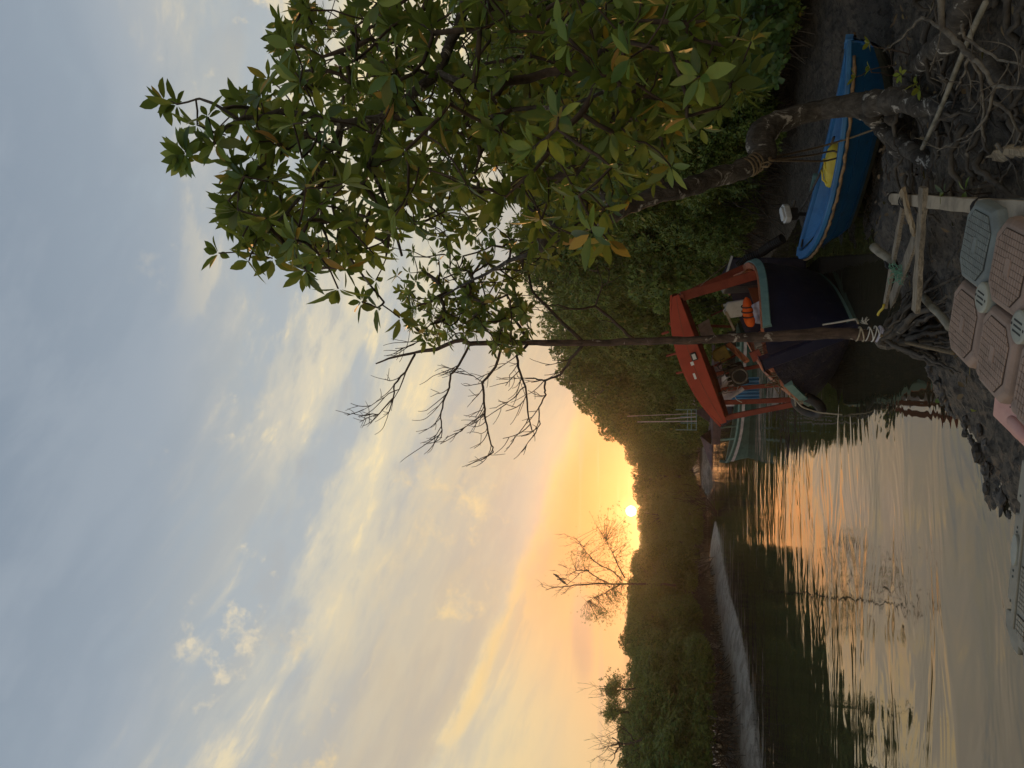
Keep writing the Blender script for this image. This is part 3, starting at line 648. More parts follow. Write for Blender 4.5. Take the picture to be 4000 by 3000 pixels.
# ---- dead forked tree in front of the red-roofed boat
def twiggy(mb,p,d,L,r,rp,lev):
    n=5; P=[p]; v=d.normalized(); cu=Vector((rp.uniform(-1,1),rp.uniform(-.7,.7),rp.uniform(.3,1.4)))*.28
    for i in range(n): v=(v+cu*.5+Vector([rp.uniform(-.1,.1) for _ in range(3)])).normalized(); P.append(P[-1]+v*L/n)
    mb.tube(P,(r,r*.6),5)
    if lev>0:
        for k in range(rp.choice((1,2,2,3))):
            i=rp.randint(1,n); w=(P[i]-P[i-1]).normalized()+Vector([rp.uniform(-.9,.9) for _ in range(3)])
            twiggy(mb,P[i],w,L*rp.uniform(.5,.85),r*.7,rp,lev-1)
def dead_tree():
    rp=random.Random(21); D=7.4
    base=Y(3560,1328,7.35); rt=thing('dead_tree','tall bare dead tree with rough bark standing in front of the red roofed boat','tree',tuple(base))
    tp=[(3600,1330),(3540,1328),(3400,1308),(3300,1303),(3200,1303),(3100,1310),(3000,1317),(2898,1319),(2800,1324),(2650,1330),(2471,1334),(2276,1341),(2059,1337),(1900,1339),(1835,1345),(1806,1328),(1777,1332),(1705,1363),(1618,1377),(1517,1399),(1452,1428)]
    rk=[.095,.072,.058,.056,.055,.053,.050,.047,.043,.040,.037,.033,.030,.028,.026,.025,.023,.020,.016,.011,.006]
    P=[Y(x,y,D) for x,y in tp]; Q=[];rr=[]
    for k,(p,q) in enumerate(zip(P,P[1:])):
        m=max(2,int((q-p).length/.05))
        for i in range(m):
            u=i/m; v=p.lerp(q,u); Q.append(v+Vector((noise.noise(v*5),noise.noise(v*5+Vector((3,1,3))),0))*.010); rr.append((rk[k]*(1-u)+rk[k+1]*u)*(1+.16*noise.noise(v*9)))
    mb=MB(); mb.tube(Q,rr,14,wob=.07,rng=rp); mb.build('trunk',M['barkd'],rt,world=True,smooth=True)
    br=[([(2276,1348),(2230,1405),(2190,1464),(2132,1486),(2105,1482),(2081,1479)],.017),([(2132,1486),(2125,1515),(2132,1544),(2103,1594),(2110,1659),(2081,1703)],.011),
        ([(2067,1340),(2016,1392),(2030,1450),(2052,1508),(2059,1602),(2078,1681)],.016),([(1965,1340),(1936,1435),(1886,1493),(1889,1565),(1893,1616),(1900,1659),(1922,1739),(1929,1768),(1879,1797)],.016),
        ([(1835,1350),(1792,1428),(1759,1464),(1756,1515),(1734,1573),(1719,1630),(1727,1681),(1694,1735)],.014),([(1618,1380),(1582,1457),(1539,1500),(1539,1551),(1481,1616),(1445,1620)],.013),
        ([(1590,1440),(1560,1520),(1500,1550),(1420,1600)],.008),([(1889,1500),(1850,1470),(1800,1440)],.006),([(2052,1508),(2000,1560),(1960,1590)],.007),([(1893,1616),(1840,1650),(1790,1690)],.007),
        ([(2471,1325),(2414,1269),(2327,1197),(2290,1203),(2247,1211),(2180,1190)],.018),([(2327,1197),(2350,1120),(2420,1080)],.009),([(2276,1336),(2161,1225),(2081,1139),(2060,1040),(2074,936)],.02),
        ([(2067,1330),(2009,1247),(1900,1189),(1792,1117),(1740,1040)],.018),([(1900,1189),(1880,1100),(1930,1000)],.01),([(1965,1335),(1900,1290),(1850,1200)],.012),([(1705,1360),(1650,1330),(1600,1350)],.006)]
    for pp,r in br:
        dd=D; Q=[]
        dr=rp.uniform(-.12,.12)
        for i,(x,y) in enumerate(pp): Q.append(Y(x,y,D+dr*i))
        mb=MB(); F_=[]
        for p,q in zip(Q,Q[1:]):
            for i in range(3): F_.append(p.lerp(q,i/3)+Vector([rp.uniform(-.008,.008) for _ in range(3)]))
        F_.append(Q[-1]); mb.tube(F_,(r,r*.38),7)
        for i in range(3,len(F_)):
            if rp.random()<.50:
                d=(F_[i]-F_[i-1]).normalized()+Vector((rp.uniform(-.8,.3),rp.uniform(-.8,.8),rp.uniform(.1,.9)))
                twiggy(mb,F_[i],d,rp.uniform(.14,.34),.0055,rp,1)
        mb.build('branch',M['twig'],rt,world=True,smooth=True)
    for i in range(62):
        a=rp.uniform(-2.7,.25) if i>6 else rp.uniform(0,6.28); l=rp.uniform(.25,1.15)
        p=base+Vector((rp.uniform(-.04,.04),rp.uniform(-.04,.04),rp.uniform(-.05,.28))); q=base+Vector((math.cos(a)*l*.6+.03,math.sin(a)*l,0)); q.z=hz(q.x,q.y)-.02
        r=rp.uniform(.008,.030); mb=MB(); mb.tube(arc(p,q,rp.uniform(.0,.12),14,rp,.018),(r*1.4,r*.45),8,wob=.15,rng=rp); mb.build('root',M['root'],rt,world=True,smooth=True)
dead_tree()

# ---------------------------------------------------------------- boat materials
def c8(*c): return tuple(s2l(*c)[:3])
M['navy']=mat('navy_paint',(.016,.018,.048),(.022,.024,.058),.38,3,.35,30,spots=((.16,.15,.15),3.2,.63),spec=.5)
M['navyw']=mat('worn_navy_paint',(.022,.022,.052),(.055,.052,.062),.6,5,.6,40,grain=(30,3,30),spots=((.15,.135,.125),4.5,.60))
M['teal']=mat('teal_trim_paint',(.20,.34,.32),(.15,.27,.26),.5,6,.4,50,spots=((.07,.09,.09),7,.66))
M['foul']=mat('brown_bottom_paint',(.075,.035,.022),(.04,.024,.018),.7,4,.4,30,spots=((.26,.24,.20),5,.66))
M['peach']=mat('peach_inner_paint',(.62,.23,.12),(.50,.17,.09),.6,4,.5,40,spots=((.22,.10,.06),6,.66),grain=(3,3,30))
M['redp']=mat('red_paint',(.40,.050,.024),(.33,.040,.020),.55,3,.3,60,spots=((.24,.05,.03),6,.70))
M['redd']=mat('dull_red_paint',(.27,.060,.036),(.20,.040,.025),.65,4,.4,50,spots=((.12,.05,.035),6,.63))
M['white']=mat('white_plastic',(.62,.63,.62),(.52,.52,.50),.4,6,.1,60)
M['whitep']=mat('white_paint',(.75,.75,.75),None,.5,6,.1)
M['black']=mat('black_rubber',(.015,.015,.017),(.03,.03,.032),.6,8,.3,60)
M['metal']=mat('dull_metal',(.20,.20,.20),(.10,.09,.08),.45,12,.3,60,metal=.6)
M['orange']=mat('orange_fabric',(.80,.13,.01),(.62,.09,.01),.75,8,.5,80)
M['yellow']=mat('yellow_plastic',(.62,.50,.05),(.50,.38,.04),.5,5,.3,40)
M['cloth']=mat('lilac_cloth',(.42,.42,.52),(.30,.30,.40),.85,8,.6,40)
M['rope']=mat('pale_rope',(.50,.44,.34),(.34,.29,.22),.9,30,.8,200)
M['roped']=mat('brown_rope',(.20,.15,.09),(.12,.09,.055),.9,30,.8,200)
M['blueb']=mat('blue_hull_plastic',(.009,.075,.19),(.007,.058,.15),.42,2.5,.25,25,spots=((.02,.045,.075),4,.60),spec=.5)
M['bluet']=mat('light_blue_rim',(.035,.175,.42),(.025,.13,.33),.4,3,.25,30,spots=((.02,.06,.14),9,.66))
M['scum']=mat('algae_hull',(.045,.055,.045),(.08,.078,.06),.75,8,.8,40)
M['tan']=mat('worn_rub_rail',(.30,.19,.10),(.14,.09,.05),.7,9,.8,50)
M['glassd']=mat('dark_glass',(.02,.02,.025),None,.08,2,0,spec=.8)
M['tealb']=mat('teal_boat_paint',(.10,.20,.19),(.075,.15,.145),.55,4,.4,40,spots=((.25,.20,.15),6,.64))
M['tarp']=mat('purple_brown_tarp',(.10,.06,.065),(.055,.035,.04),.8,4,.6,20)
M['lite']=mat('pale_sheet',(.55,.50,.52),(.40,.36,.38),.7,4,.4,20)
M['bluer']=mat('ribbed_blue_plastic',(.09,.30,.55),(.06,.22,.42),.4,3,.2,20)
M['netg']=mat('green_net',(.16,.36,.28),(.10,.24,.18),.8,20,.3)
M['plyr']=mat('red_brown_ply',(.26,.075,.035),(.18,.05,.028),.6,3,.3,30)
# ---------------------------------------------------------------- red roofed boat
BM=Matrix.Translation((.95,11.0,-.42))@Matrix.Rotation(R_(-10.5),4,'Z')@Matrix.Rotation(R_(-20),4,'Y')
BI=BM.inverted()
def BL(x,y,D): return BI@Y(x,y,D)
BLEN=6.2
def bb(t): return .05+1.22*math.sin(PI/2*min(1,t/.32))**.60*(1-.55*max(0,(t-.33)/.67)**1.1)
def bs(t):
    u=min(1,max(0,(t-.18)/.55)); return 1.25+.42*max(0,1-t/.30)**2.2+.34*u*u*(3-2*u)
def bpt(t,v,sd,inset=0):
    p=1.25+( .48-1.25)*min(1,(t/.36))**.6
    x=max(0,(bb(t)-inset))*v**p; z=.02+(bs(t)-.02)*v**(1.15)
    y=t*BLEN-.38*v*max(0,1-t*2.2)**2
    z+=.10*max(0,1-t*5)*(1-v)**2
    if v<.999: x+=.010*((v*7.5)%1)*min(1,t*8)
    return Vector((sd*x,y,z))
def rail(mb,pts,outs,w,h,dz=0):
    P=[]
    for p,o in zip(pts,outs):
        p=p+Vector((0,0,dz)); P.append([p+o*(-w/2)+Vector((0,0,-h/2)),p+o*(w/2)+Vector((0,0,-h/2)),p+o*(w/2)+Vector((0,0,h/2)),p+o*(-w/2)+Vector((0,0,h/2)),p+o*(-w/2)+Vector((0,0,-h/2))])
    mb.grid(P); n=len(P); b=len(mb.v)-n*5; mb.f+=[(b+3,b+2,b+1,b),tuple(b+(n-1)*5+k for k in range(4))]; mb.m+=[mb.mi]*2
def red_boat():
    rt=thing('fishing_boat','navy fishing boat heeled to one side with arched red roof, the largest boat','boat',mw=BM)
    mb=MB(); vs_=[0,.06,.12,.17,.22,.265,.30,.34,.40,.47,.56,.63,.70,.78,.86,.93,1.]
    ts=[(i/46)**1.35 for i in range(47)]
    for sd in(-1,1):
        for j in range(len(vs_)-1):
            v0,v1=vs_[j],vs_[j+1]
            for ta,tb in zip(ts,ts[1:]):
                # the teal boot stripe widens towards the stem
                mid=(v0+v1)/2; mb.mi=2 if .265<=mid<=.30 or (ta<.10 and .22<=mid<.265) or (ta<.045 and .17<=mid<.22) or (ta<.02 and .30<mid<.34) else (1 if mid<.28 else 0)
                if sd<0 and mb.mi==0 and ta<.38: mb.mi=3
                q=[bpt(ta,v0,sd),bpt(tb,v0,sd),bpt(tb,v1,sd),bpt(ta,v1,sd)]
                mb.add(q if sd>0 else q[::-1],[(0,1,2,3)])
        # inner skin
        mb.mi=4; P=[[bpt(t,v,sd,.055) for v in (.5,.7,.85,1.)] for t in ts]
        mb.grid(P if sd<0 else P[::-1])
        for t,k in ((0,0),): pass
        P=[[bpt(t,1.,sd,.055),bpt(t,1.,sd)] for t in ts]; mb.grid(P if sd<0 else P[::-1])
    mb.mi=0; mb.add([bpt(1,v,-1) for v in vs_[::-1]]+[bpt(1,v,1) for v in vs_[1:]],[tuple(range(len(vs_)*2-1))])
    mb.build('hull',[M['navy'],M['foul'],M['teal'],M['navyw'],M['peach']],rt,weld=True)
    # stem plank with worn top
    sb=MB(); prof=[]
    for k in range(9):
        v=k/8; p=bpt(0,v,1); prof.append((p.y,p.z))
    prof[-1]=(prof[-1][0]-.02,1.80)
    L=[];
    for y,z in prof: L.append([Vector((-.075,y-.14,z)),Vector((.075,y-.14,z)),Vector((.095,y+.16,z)),Vector((-.095,y+.16,z)),Vector((-.075,y-.14,z))])
    sb.grid(L); sb.add([L[-1][k] for k in range(4)],[(0,1,2,3)]); sb.add([L[0][k] for k in range(4)],[(3,2,1,0)])
    so_=sb.build('stem_post',M['navy'],rt,bev=.02,weld=True)
    sb=MB(); sb.box((0,prof[-1][0]+.01,1.812),(.135,.26,.022)); sb.build('cap',M['peach'],so_,bev=.006)
    # teal gunwale trims
    for sd in(-1,1):
        tt=[.03+.97*(i/44)**1.2 for i in range(45)]; P=[bpt(t,1,sd) for t in tt]; O=[Vector((sd,0,0))]*len(P)
        for i in range(len(P)):
            d=(P[min(i+1,44)]-P[max(i-1,0)]); d.z=0; d.normalize(); O[i]=Vector((d.y,-d.x,0))*sd
        g=MB(); rail(g,P,O,.05,.115,-.045); g.build('gunwale_trim',M['teal'],rt,bev=.008,weld=True)
        g=MB(); rail(g,[p-o*.045 for p,o in zip(P,O)],O,.10,.03,.03); g.build('capping',M['peach'],rt,bev=.006,weld=True)
    # deck, foredeck, ribs, bulkheads
    d=MB(); P=[[bpt(t,.60,-1,.06),bpt(t,.60,1,.06)] for t in ts[4:]]; d.grid(P); d.build('deck',M['plyr'],rt)
    d=MB(); P=[[bpt(t,.95,-1,.06),Vector((0,bpt(t,.95,1).y,bpt(t,.95,1).z+.03)),bpt(t,.95,1,.06)] for t in [.02,.05,.08,.11,.14,.17]]; d.grid(P); d.build('foredeck',M['peach'],rt)
    for k,t in enumerate([.2,.27,.34,.42,.5,.58,.66,.75,.84,.93]):
        for sd in(-1,1):
            r=MB(); r.tube([bpt(t,v,sd,.075) for v in(.55,.7,.85,.99)],.022,4); r.build('rib',M['peach'],rt)
    b=MB(); b.box((0,BLEN*.62,1.0),(2.1,.04,.7)); b.build('bulkhead',M['plyr'],rt,bev=.005)
    b=MB(); b.box((.25,2.75,.98),(.62,.9,.5)); eb=b.build('engine_box',M['plyr'],rt,bev=.015); 
    b=MB(); b.box((.25,2.75,1.243),(.68,.96,.03)); b.build('lid',M['redd'],eb,bev=.006)
    # roof
    xa,xb,y0,y1=-.95,1.25,.95,4.9; cx=(xa+xb)/2; hw=(xb-xa)/2
    arch=lambda u:.07+.24*(1-abs(u)**2.1)
    rf=MB(); P=[]
    for i in range(25):
        u=-1+i/12; P.append([Vector((cx+u*(hw+.03)*(1-.2*(y-y0)/(y1-y0)),y,2.60+arch(u))) for y in np.linspace(y0-.03,y1,6)])
    Pl=[[p-Vector((0,0,.03)) for p in r] for r in P]
    rf.grid(P[::-1]); rf.grid(Pl); 
    for a_,b_ in((0,0),): pass
    for k in(0,-1): rf.grid([[P[i][k],Pl[i][k]] for i in range(25)])
    rr=rf.build('roof',M['redp'],rt,smooth=False)
    hw0=hw
    for yy,nm in((y0,'fascia'),(y1-.05,'fascia')):
        hw=hw0*(1 if yy==y0 else .8)
        out=[(cx-hw,2.54)]+[(cx+hw,2.54)]+[(cx+(1-i/12)*hw,2.575+arch(1-i/12)) for i in range(25)]
        f=MB(); Mx=Matrix(((1,0,0,0),(0,0,1,0),(0,1,0,0),(0,0,0,1))); f.prism(out,yy-.035,yy,Mx); fo=f.build(nm,M['redp'],rt,bev=.004)
        if yy==y0:
            g=MB(); pts=[Vector((cx+u*hw*.97,yy-.037,2.555+arch(u)*.50)) for u in np.linspace(-1,1,25)]
            rail(g,pts,[Vector((0,-1,0))]*25,.006,.012); g.build('groove_batten',M['redd'],fo)
            for px,py,w,h in((2704,1422,.06,.05),(2714,1473,.10,.035)):
                q=BL(px,py,Y(px,py,12).y-.0); q.y=yy-.040; g=MB(); g.box(q,(w,.006,h)); g.build('paint_patch',M['whitep'],fo)
            q=BL(2711,1393,12); q.y=yy-.05
            g=MB(); g.box(q,(.13,.05,.09)); lf=g.build('deck_lamp',M['black'],fo,bev=.008)
            g=MB(); g.box(q+Vector((0,-.028,0)),(.09,.008,.055)); g.build('lens',M['white'],lf)
    hw=hw0
    tx=lambda x,y:cx+(x-cx)*(1-.2*(y-y0)/(y1-y0))
    for x in(xa+.05,xb-.05): f=MB(); f.beam((x,y0,2.53),(tx(x,y1),y1,2.53),.06,.11,sub=8); f.build('roof_beam',M['redd'],rt,bev=.006)
    for k in range(6):
        y=y0+.25+k*.72; f=MB(); f.beam((tx(xa+.08,y),y,2.56),(tx(xb-.08,y),y,2.56),.05,.07); f.build('cross_beam',M['redd'],rt,bev=.005)
    for y,w in((1.0,.085),(1.95,.08),(2.9,.075),(4.2,.07)):
        t=y/BLEN+.02; x=-bb(t)+.03; f=MB(); f.beam((x,y+.05,bs(t)-.02),(tx(xa+.05,y),y,2.52),w*.7,w,up=(1,0,0),sub=4,jit=.002,rng=random.Random(int(y*9))); f.build('roof_post',M['redd'],rt,bev=.006)
    for y,w in((1.05,.15),(2.1,.10),(3.1,.09),(4.3,.07)):
        t=y/BLEN+.02; x=bb(t)-.05; f=MB(); f.beam((x,y+.35,bs(t)-.02),(tx(xb-.05,y),y,2.52),w*.5,w,up=(1,0,0),sub=4,jit=.002,rng=random.Random(int(y*7))); f.build('roof_post',M['redd'],rt,bev=.006)
    # battens sticking up from the roof
    for (a,b_) in (((2612,1262),(2668,1304)),((2602,1391),(2650,1378)),((2641,1458),(2680,1450)),((2584,1305),(2612,1296))):
        p=BL(*a,12.6);q=BL(*b_,12.6); f=MB(); f.beam(p,q,.03,.03); f.build('roof_batten',M['redd'],rt)
    # rudder-post style inner timbers
    for a,b_,d0,d1,mm,w in (((2845,1345),(2918,1412),13.2,12.6,'peach',.09),((2722,1271),(2860,1276),13.8,13.4,'plyr',.05),((2870,1190),(2780,1232),13.5,14.2,'redd',.05),((2835,1218),(2868,1290),12.8,12.9,'plank',.04),((2790,1430),(2880,1385),13.6,13.2,'redd',.05),((2950,1395),(3090,1500),12.2,11.9,'peach',.06)):
        f=MB(); f.beam(BL(*a,d0),BL(*b_,d1),w*.5,w); f.build('timber',M[mm],rt,bev=.004)
    for i in range(7):
        f=MB(); p=BL(2965+i*1.5,1352+i*9,12.0-.0*i); f.beam(p,p+Vector((.02,.5,-.02)),.02,.10); f.build('slat',M['plank'],rt)
    return rt
RB=red_boat()
def held(name,label,cat,px,py,D,ang=0,mbs=None,group=None,world=False):
    o=thing(name,label,cat,mw=Matrix.Translation(Y(px,py,D))@Matrix.Rotation(R_(-10.5),4,'Z')@Matrix.Rotation(R_(-20+ang),4,'Y'),group=group); return o
def jerrycan(px,py,D,w,h,m,label,ang=0,group=None):
    o=held('jerrycan',label,'jerrycan',px,py,D,ang,group=group)
    mb=MB(); mb.prism([(-w/2,-h/2),(w/2,-h/2),(w/2,h*.36),(w*.2,h/2),(-w*.1,h/2),(-w/2,h*.30)],-w*.32,w*.32,Matrix(((1,0,0,0),(0,0,1,0),(0,1,0,0),(0,0,0,1)))); mb.build('body',m,o,bev=.02,smooth=True)
    mb=MB(); mb.tube([(w*.34,0,h*.40),(w*.34,0,h*.56)],.022,10); mb.build('cap',m,o)
    mb=MB(); mb.tube([(-w*.28,0,h*.34),(-w*.26,0,h*.52),(w*.02,0,h*.58),(w*.14,0,h*.46)],.014,6); mb.build('handle',m,o)
    return o
M['yellowd']=mat('dull_yellow_plastic',(.26,.20,.035),(.17,.13,.03),.6,5,.3,40)
jerrycan(2872,1207,12.9,.27,.33,M['white'],'whitish plastic jerrycan leaning beside the orange life jacket in the boat',12)
jerrycan(2816,1384,12.9,.23,.26,M['yellowd'],'dull yellow jerrycan hanging in the shade under the red roof',-10)
def life_jacket():
    o=held('life_jacket','bright orange life jacket with black straps draped inside the boat','life jacket',2922,1220,12.35,14)
    mb=MB(); 
    mb.blob((0,0,0),(.24,.08,.085),20,12,.16,3); mb.blob((-.15,-.06,-.02),(.09,.045,.075),12,8,.2,5)
    b=mb.build('foam_panels',M['orange'],o,smooth=True)
    for x in(-.11,-.03,.05): mb=MB(); mb.tube([Vector((x+.05+.02*math.cos(a),.088*math.cos(a),.095*math.sin(a))) for a in np.linspace(0,2*PI,25)],.011,5,caps=False); mb.build('strap',M['black'],o)
life_jacket()
def drape(name,label,cat,px,py,D,w,h,m,ang=0,amp=.03,seed=0,group=None):
    o=held(name,label,cat,px,py,D,ang,group=group); mb=MB(); P=[]
    for i in range(15):
        u=-1+i/7; row=[]
        for j in range(13):
            v=-1+j/6; n=noise.noise(Vector((u*1.8,v*.8,seed)))*2+noise.noise(Vector((u*5,v*1.5,seed+4)))
            row.append(Vector((u*w/2*(1-.15*v),-.05+amp*n,v*h/2+.02*noise.noise(Vector((u*3,seed,0))))))
        P.append(row)
    mb.grid(P); back=[[p+Vector((0,.012,0)) for p in r] for r in P[::-1]]; mb.grid(back)
    for a,b in ((0,-1),(-1,0)): mb.grid([P[a],back[b]])
    mb.grid([[r[0] for r in P],[r[0] for r in back[::-1]]]); mb.grid([[r[-1] for r in P],[r[-1] for r in back[::-1]]])
    mb.build('folds',m,o,smooth=True); return o
drape('cloth_bag','pale lilac cloth bundle beside the life jacket','cloth',2964,1222,12.3,.36,.17,M['cloth'],8,.04,1)
drape('white_sack','whitish sack hanging under the rear of the red roof','sack',2756,1285,13.6,.28,.22,M['lite'],0,.04,5)
drape('grey_tarp','grey folded tarp hanging under the left of the red roof','tarp',2838,1530,14.2,.30,.55,M['lite'],-20,.05,8)
def small_box(px,py,D,w,h,m,label,name='wooden_box'):
    o=held(name,label,'box',px,py,D,-4); mb=MB(); mb.box((0,0,0),(w,w*.8,h)); mb.build('body',m,o,bev=.008); mb=MB(); mb.box((0,0,h/2+.01),(w*1.05,w*.85,.018)); mb.build('lid',M['redd'],o,bev=.004)
small_box(2955,1387,11.9,.15,.13,M['redd'],'small red box by the stem of the navy boat')
def engine():
    o=held('boat_engine','black oily engine under the red roof','engine',2882,1462,13.0,0)
    mb=MB(); mb.box((0,0,0),(.34,.4,.26)); mb.build('block',M['black'],o,bev=.03)
    for k in range(4): mb=MB(); mb.tube([(-.11+k*.075,0,.12),(-.11+k*.075,0,.20)],.028,8); mb.build('cylinder',M['black'],o)
    mb=MB(); mb.torus((0,-.22,-.02),.12,.018,Matrix.Rotation(PI/2,4,'X')); mb.build('flywheel',M['metal'],o,smooth=True)
    rp=random.Random(4)
    for k in range(9):
        a=Vector((rp.uniform(-.25,.2),rp.uniform(-.2,.1),rp.uniform(-.1,.2))); b=a+Vector((rp.uniform(-.35,.2),rp.uniform(-.2,.2),rp.uniform(-.1,.35))); mb=MB(); mb.tube(arc(a,b,rp.uniform(-.1,.12),7,rp,.02),rp.uniform(.006,.014),6); mb.build('hose',M[rp.choice(['metal','black','white','metal'])],o,smooth=True)
engine()
def drum():
    o=held('ribbed_blue_panel','blue fluted plastic sheet seen between the left roof posts','sheet',2910,1522,14.6,18)
    mb=MB(); P=[]
    for i in range(41):
        u=-1+i/20; P.append([Vector((u*.24,.03*math.cos(u*22),z)) for z in(-.26,.26)])
    mb.grid(P); mb.grid([[p+Vector((0,.02,0)) for p in r] for r in P[::-1]]); mb.build('fluted_sheet',M['bluer'],o,smooth=True)
    mb=MB(); mb.tube([(-.26,0,.29),(.26,0,.27)],.018,8); mb.build('top_pipe',M['white'],o)
drum()
def roped(name,label,cat,pts,r,m,loops=None,group=None,n=7):
    P=[];
    for p,q in zip(pts,pts[1:]):
        for i in range(6): P.append(p.lerp(q,i/6))
    P.append(pts[-1])
    for _ in range(2): P=[P[0]]+[(P[i-1]+P[i]*2+P[i+1])/4 for i in range(1,len(P)-1)]+[P[-1]]
    mb=MB(); mb.tube(P,r,n); o=mb.build(name,m,None,smooth=True); tag(o,label,cat,group); return o
def rope_tangle():
    rp=random.Random(31); c=Y(3060,1480,11.3); P=[Y(2985,1470,12)]
    for i in range(26): P.append(c+Vector((rp.gauss(0,.10),rp.gauss(0,.05),rp.gauss(0,.11))))
    P+= [Y(3075,1520,11.6),Y(3100,1560,11.7),Y(3130,1580,11.7)]
    roped('mooring_rope','tangled dark rope hanging over the bow rail beside the stem post','rope',P,.009,M['roped'])
    P=[Y(3098,1545,11.6)]
    c=Y(3110,1552,11.65)
    for i in range(20): P.append(c+Vector((rp.gauss(0,.05),rp.gauss(0,.03),rp.gauss(0,.07))))
    P+=[Y(3130,1590,11.6),Y(3200,1612,11.7),Y(3290,1620,11.6)]
    roped('fender_rope','grey rope knotted round the left gunwale above the black tyre','rope',P,.011,M['rope'])
rope_tangle()
def fender():
    c=Y(3158,1583,11.9); o=thing('tyre_fender','black tyre hung outside the left bow of the navy boat','tyre',tuple(c),rot=(0,R_(-60),R_(30)))
    mb=MB(); mb.torus((0,0,0),.20,.075,None,28,12); mb.build('tyre_carcass',M['black'],o,smooth=True)
fender()
roped('stay_rope','thin pale rope running from the roof corner over the right gunwale','rope',[Y(2640,1165,12.0),Y(2700,1150,12.3),Y(2760,1095,12.8),Y(2840,1030,13.3)],.006,M['rope'])
# ---------------------------------------------------------------- blue dinghy
def dinghy():
    A=G(3142,1000,.56); B=G(3322,168,.60); ax=(B-A); ax.z=0; L=ax.length; an=math.atan2(ax.y,ax.x)
    mw=Matrix.Translation(Vector((A.x,A.y,.0)))@Matrix.Rotation(an,4,'Z')@Matrix.Rotation(R_(-6),4,'X')
    rt=thing('blue_dinghy','blue plastic dinghy aground on the mud behind the crooked trunk','boat',mw=mw)
    HB=.66
    def b(t): return HB*(max(0,math.sin(PI*min(1,max(0,t))))**.62)*(1 if t<.6 else 1)+.02
    def s(t): return .49+.13*(abs(t-.52)/.5)**2.2
    def k(t): return .03+.36*max(0,(.30-t)/.30)**1.5+.26*max(0,(t-.82)/.18)**1.8
    def P(t,v,sd,ins=0): 
        w=v**.42; lap=.034*((v*3.2)%1) if .05<v<.99 else 0
        over=(1-v)*.26*max(0,(.3-t)/.3)*L*.6 if t<.3 else -(1-v)*.10*max(0,(t-.8)/.2)
        return Vector((t*L+over,sd*max(0,(b(t)-ins)*(.25+.75*w) if v>0 else 0)+sd*lap,k(t)+(s(t)-k(t))*v))
    ts=[i/40 for i in range(41)]; vv=[0,.001,.06,.13,.2,.26,.311,.314,.40,.50,.58,.622,.626,.72,.82,.90,.95,1]
    mb=MB()
    for sd in(-1,1):
        for j in range(len(vv)-1):
            mb.mi=1 if vv[j]<.20 else 0
            for a,c in zip(ts,ts[1:]):
                q=[P(a,vv[j],sd),P(c,vv[j],sd),P(c,vv[j+1],sd),P(a,vv[j+1],sd)]; mb.add(q if sd<0 else q[::-1],[(0,1,2,3)])
        mb.mi=2; I=[[P(t,v,sd,.09) for v in(.3,.5,.75,1)] for t in ts]; mb.grid(I if sd>0 else I[::-1])
    mb.build('hull',[M['blueb'],M['scum'],M['bluet']],rt,weld=False)
    for sd in(-1,1):
        pts=[P(t,1,sd) for t in ts]; O=[]
        for i in range(41):
            d=pts[min(40,i+1)]-pts[max(0,i-1)]; d.z=0; d.normalize(); O.append(Vector((d.y,-d.x,0))*(1 if sd<0 else -1))
        g=MB(); rail(g,[p-o*.035 for p,o in zip(pts,O)],O,.12,.055,.0); g.build('rim',M['bluet'],rt,bev=.012,weld=True)
        g=MB(); Q=[p+o*.03+Vector((0,0,-.055+.006*math.sin(i*2.3))) for i,(p,o) in enumerate(zip(pts,O))][1:-1]; F_=[]
        for i in range(len(Q)-1): F_+= [Q[i],Q[i].lerp(Q[i+1],.5)+Vector((0,0,.004*math.sin(i*5)))]
        F_.append(Q[-1]); g.tube(F_,[.019*(1+.22*math.sin(i*1.9)) for i in range(len(F_))],8); g.build('rub_rail',M['tan'],rt,smooth=True)
    g=MB(); g.grid([[P(t,.32,-1,.1),P(t,.32,1,.1)] for t in ts[5:-3]]); g.build('floor',M['blueb'],rt)
    for t,w in((.30,.16),(.60,.22),(.80,.2)):
        g=MB(); g.box((t*L,0,s(t)-.14),(w,2*b(t)-.2,.04)); g.build('thwart',M['bluet'],rt,bev=.01)
    for t in(.42,.50,.66,.72): g=MB(); g.box((t*L,b(t)-.11,s(t)-.14),(.20,.02,.10)); g.build('recess',M['blueb'],rt,bev=.008)
    # motor bracket panel with holes on the far rim
    g=MB(); g.box((.25*L,b(.25)-.02,s(.25)+.0),(.34,.05,.17)); br=g.build('motor_bracket',M['tealb'],rt,bev=.01)
    for i in range(6): g=MB(); x=.25*L-.12+.08*(i%3)+.03; g.tube([(x,b(.25)-.055,s(.25)-.03+.07*(i//3)),(x,b(.25)-.044,s(.25)-.03+.07*(i//3))],.012,8); g.build('bolt_hole',M['black'],br)
    for t in(.055,): g=MB(); g.box((t*L+.02,0,s(t)+.02),(.13,.05,.02)); g.build('bow_slot',M['black'],rt)
dinghy()
